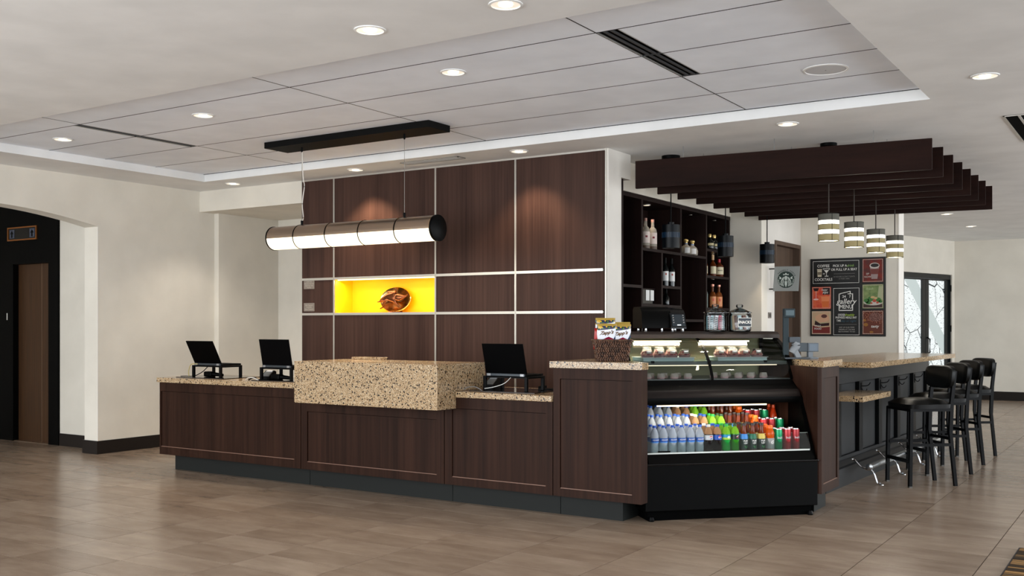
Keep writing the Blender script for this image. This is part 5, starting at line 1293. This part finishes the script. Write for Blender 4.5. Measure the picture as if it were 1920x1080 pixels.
f = picture('salad_picture', 695, 408, 937, 690, pic_mat('pic_green', [(.35, (96, 118, 74)), (.65, (136, 152, 100))]), (
    ('plate', [circ(820, 618, 112, 36)], c_w, -.0288), ('plate_shadow', [rect(702, 640, 930, 684)], mat('pic_brown', (60, 40, 34), .6), -.0286),
    ('leaves', [circ(745, 600, 30, 26), circ(790, 580, 34, 30), circ(770, 625, 36, 18), circ(880, 590, 30, 26), circ(905, 612, 24, 14)], mat('pic_leaf', (58, 112, 52), .6), -.0290),
    ('tomato', [circ(835, 600, 22, 18), circ(800, 628, 14, 10), circ(870, 622, 16, 12)], mat('pic_tomato', (172, 72, 50), .6), -.0294), ('chicken', [circ(815, 560, 26, 14), circ(850, 570, 20, 12)], mat('pic_chicken', (200, 170, 118), .6), -.0297), ('napkin', [[(870, 560), (932, 590), (932, 430), (885, 430)]], mat('pic_napkin', (162, 166, 130), .6), -.0287)))
txt(f, 'fresh', 778, 460, 40, mat('ink_sage', (170, 182, 140), .6), dy=-.031, sh=.3)
f = picture('burger_picture', 86, 718, 318, 994, pic_mat('pic_tan', [(.35, (186, 176, 140)), (.65, (206, 164, 132))]), (
    ('bread', [circ(215, 800, 86, 52)], mat('pic_bread', (214, 166, 132), .6), -.0288), ('bread_top', [circ(238, 778, 36, 22)], mat('pic_date', (92, 54, 48), .6), -.0296), ('filling', [[(128, 830), (190, 868), (300, 858), (298, 892), (180, 900), (120, 880)][::-1]], c_dark, -.0292),
    ('bottom', [[(96, 984), (308, 984), (308, 905), (200, 915), (96, 890)]], mat('pic_rust', (120, 40, 34), .6), -.029)))
txt(f, 'WHAT', 160, 896, 26, INK, dy=-.031); txt(f, 'FOOD', 162, 930, 30, INK, dy=-.031)
f = picture('grain_picture', 695, 716, 937, 994, pic_mat('pic_seed', [(.35, (56, 26, 22)), (.5, (104, 52, 36)), (.62, (160, 110, 92))], 60), (
    ('board', [[(702, 980), (930, 980), (930, 880), (702, 830)]], mat('pic_wood', (98, 46, 30), .6), -.0287), ('grain_heap', [circ(850, 790, 78, 54)], pic_mat('pic_grain', [(.4, (60, 30, 26)), (.6, (150, 110, 100))], 90), -.029), ('fruit', [circ(735, 880, 26, 20), circ(722, 830, 16, 14), circ(800, 966, 22, 12)], mat('pic_fruit', (150, 100, 40), .6), -.0293)))
txt(f, 'tasty', 838, 900, 46, INK, dy=-.031, sh=.3)

# round coffee logo sign projecting from the wall
t = thing('logo_sign', 'square grey projecting sign with a round crowned coffee house logo by the brown door', 'sign', (-3.776, 11.78, 1.0 + .92), math.radians(2))
GP = mat('sign_grey', (142, 146, 144), .45)
ob('sign_plate', MB().prism_y([(-.158, -.145), (.142, -.148), (.160, .142), (-.136, .145)], -.006, .006), GP, t)
ob('bracket', MB().tube([(-.205, 0, .12), (-.14, 0, .12)], .007, 8).tube([(-.205, 0, -.12), (-.14, 0, -.12)], .007, 8), BLACKMET, t)
SG = mat('logo_green', (20, 44, 36), .4); SW = mat('logo_pale', (190, 198, 192), .45)
def F(dy): return lambda x, y: (x * 1.02 - .002, dy, y - .012)
def fl_(name, polys, m, dy, parent=t):
    b = MB(); g = F(dy)
    for p in polys: b.poly([g(x, y) for x, y in p])
    return ob(name, b, m, parent)
fl_('logo_disc', [[(.098 * math.cos(2 * PI * k / 40), .098 * math.sin(2 * PI * k / 40)) for k in range(40)]], SG, -.0075)
def band(pts, w_):
    out = []; 
    for i, (x, y) in enumerate(pts):
        x0, y0 = pts[max(i - 1, 0)]; x1, y1 = pts[min(i + 1, len(pts) - 1)]; dx, dy = x1 - x0, y1 - y0; L = math.hypot(dx, dy) or 1
        out.append(((x, y), (-dy / L * w_ / 2, dx / L * w_ / 2)))
    quads = []
    for (p, n), (q, m_) in zip(out, out[1:]):
        quads.append([(p[0] - n[0], p[1] - n[1]), (q[0] - m_[0], q[1] - m_[1]), (q[0] + m_[0], q[1] + m_[1]), (p[0] + n[0], p[1] + n[1])])
    return quads
P_ = [[(-.016, .015), (-.015, .035), (0, .046), (.015, .035), (.016, .015), (.009, -.004), (0, -.010), (-.009, -.004)]]
P_ += [[(-.030, .052), (-.034, .070), (-.018, .062), (0, .082), (.018, .062), (.034, .070), (.030, .052), (0, .058)]]
for sx in (-1, 1):
    P_ += [[(sx * .058, .030), (sx * .080, .040), (sx * .070, .018), (sx * .086, .014), (sx * .062, .006), (sx * .050, .016)]]
    for k in range(5):
        o_ = k * .0085
        P_ += band([(sx * (.020 + o_ * .5), .034 - o_ * .3), (sx * (.026 + o_), .008 - o_), (sx * (.022 + o_), -.024), (sx * (.030 + o_), -.050), (sx * (.024 + o_ * .8), -.080 + o_ * .35)], .0042)
    for k in range(5):
        y = .0 - k * .013; r_ = math.sqrt(max(.0965 ** 2 - y * y, 0)); P_ += band([(sx * (r_ - .018), y - .004), (sx * r_ * .985, y)], .005)
P_ += [[(-.012, -.020), (0, -.012), (.012, -.020), (.014, -.055), (0, -.092), (-.014, -.055)]]
b = MB(); g = F(-.0085)
for p in P_: b.poly([g(x, y) for x, y in p])
bmesh.ops.recalc_face_normals(b.bm, faces=b.bm.faces)
ob('logo_figure', b, SW, t)
fl_('face_features', [[(-.009, .024), (-.004, .026), (-.004, .023)], [(.009, .024), (.004, .026), (.004, .023)][::-1], [(-.006, .008), (0, .005), (.006, .008), (0, .010)]], SG, -.0095)
b = MB(); n_ch = 'PROUDLY SERVE'
for k, ch in enumerate(n_ch):
    if ch == ' ': continue
    a = math.radians(140 - k * 9.6)
    def fn(x, y, a=a):
        X = .112 * math.cos(a) + x * math.cos(a - PI / 2) - y * math.sin(a - PI / 2); Y = .112 * math.sin(a) + x * math.sin(a - PI / 2) + y * math.cos(a - PI / 2)
        return F(-.0075)(X, Y)
    text_into(b, ch, .022, fn, bold=.0006)
ob('lettering', b, SG, t)
t = thing('wall_switch', 'small grey switch plate on the pale wall left of the brown door', 'switch', (-3.98, 11.80 - .02, 1.49))
ob('plate', MB().box(0, -.055, -.035, .008, .055, .035, .003), mat('switch_grey', (128, 122, 114), .5), t)
for y in (-.028, .0, .028): ob('rocker', MB().box(.008, y - .011, -.02, .0115, y + .011, .02, .001), mat('switch_dark', (92, 88, 82), .5), t)

# rug at the lower right
m = mat('striped_rug', (70, 58, 48), .95, spec=.1); q = NT(m); g = q.coords('Position', (1.2, 30, 1)); n = q.n('ShaderNodeTexNoise', Scale=.9, Detail=2.0); n.noise_dimensions = '3D'; q.l(g, n.inputs['Vector'])
g2 = q.coords('Position', (.15, 9, 1)); n2 = q.n('ShaderNodeTexNoise', Scale=1.0, Detail=5.0); q.l(g2, n2.inputs['Vector'])
q.l(q.ramp(n2.outputs[0], [(.30, (34, 26, 22)), (.44, (66, 56, 44)), (.5, (44, 34, 28)), (.55, (170, 132, 84)), (.58, (52, 40, 32)), (.66, (196, 178, 146)), (.7, (74, 62, 50))]), q.p.inputs['Base Color']); n3 = q.n('ShaderNodeTexNoise', Scale=300.0); q.bump(n3.outputs[0], .5, .004)
rg = ob('area_rug', MB().box(-.758, -.8, 0, 2.2, 6.875, .012, .004), m); tag(rg, 'dark striped area rug at the lower right corner of the floor', 'rug')
ob('rug_binding', at(MB(), (-.764, -.8, 0, -.757, 6.881, .013), (-.757, 6.874, 0, 2.2, 6.881, .013)), mat('rug_edge', (30, 22, 18), .9), rg)
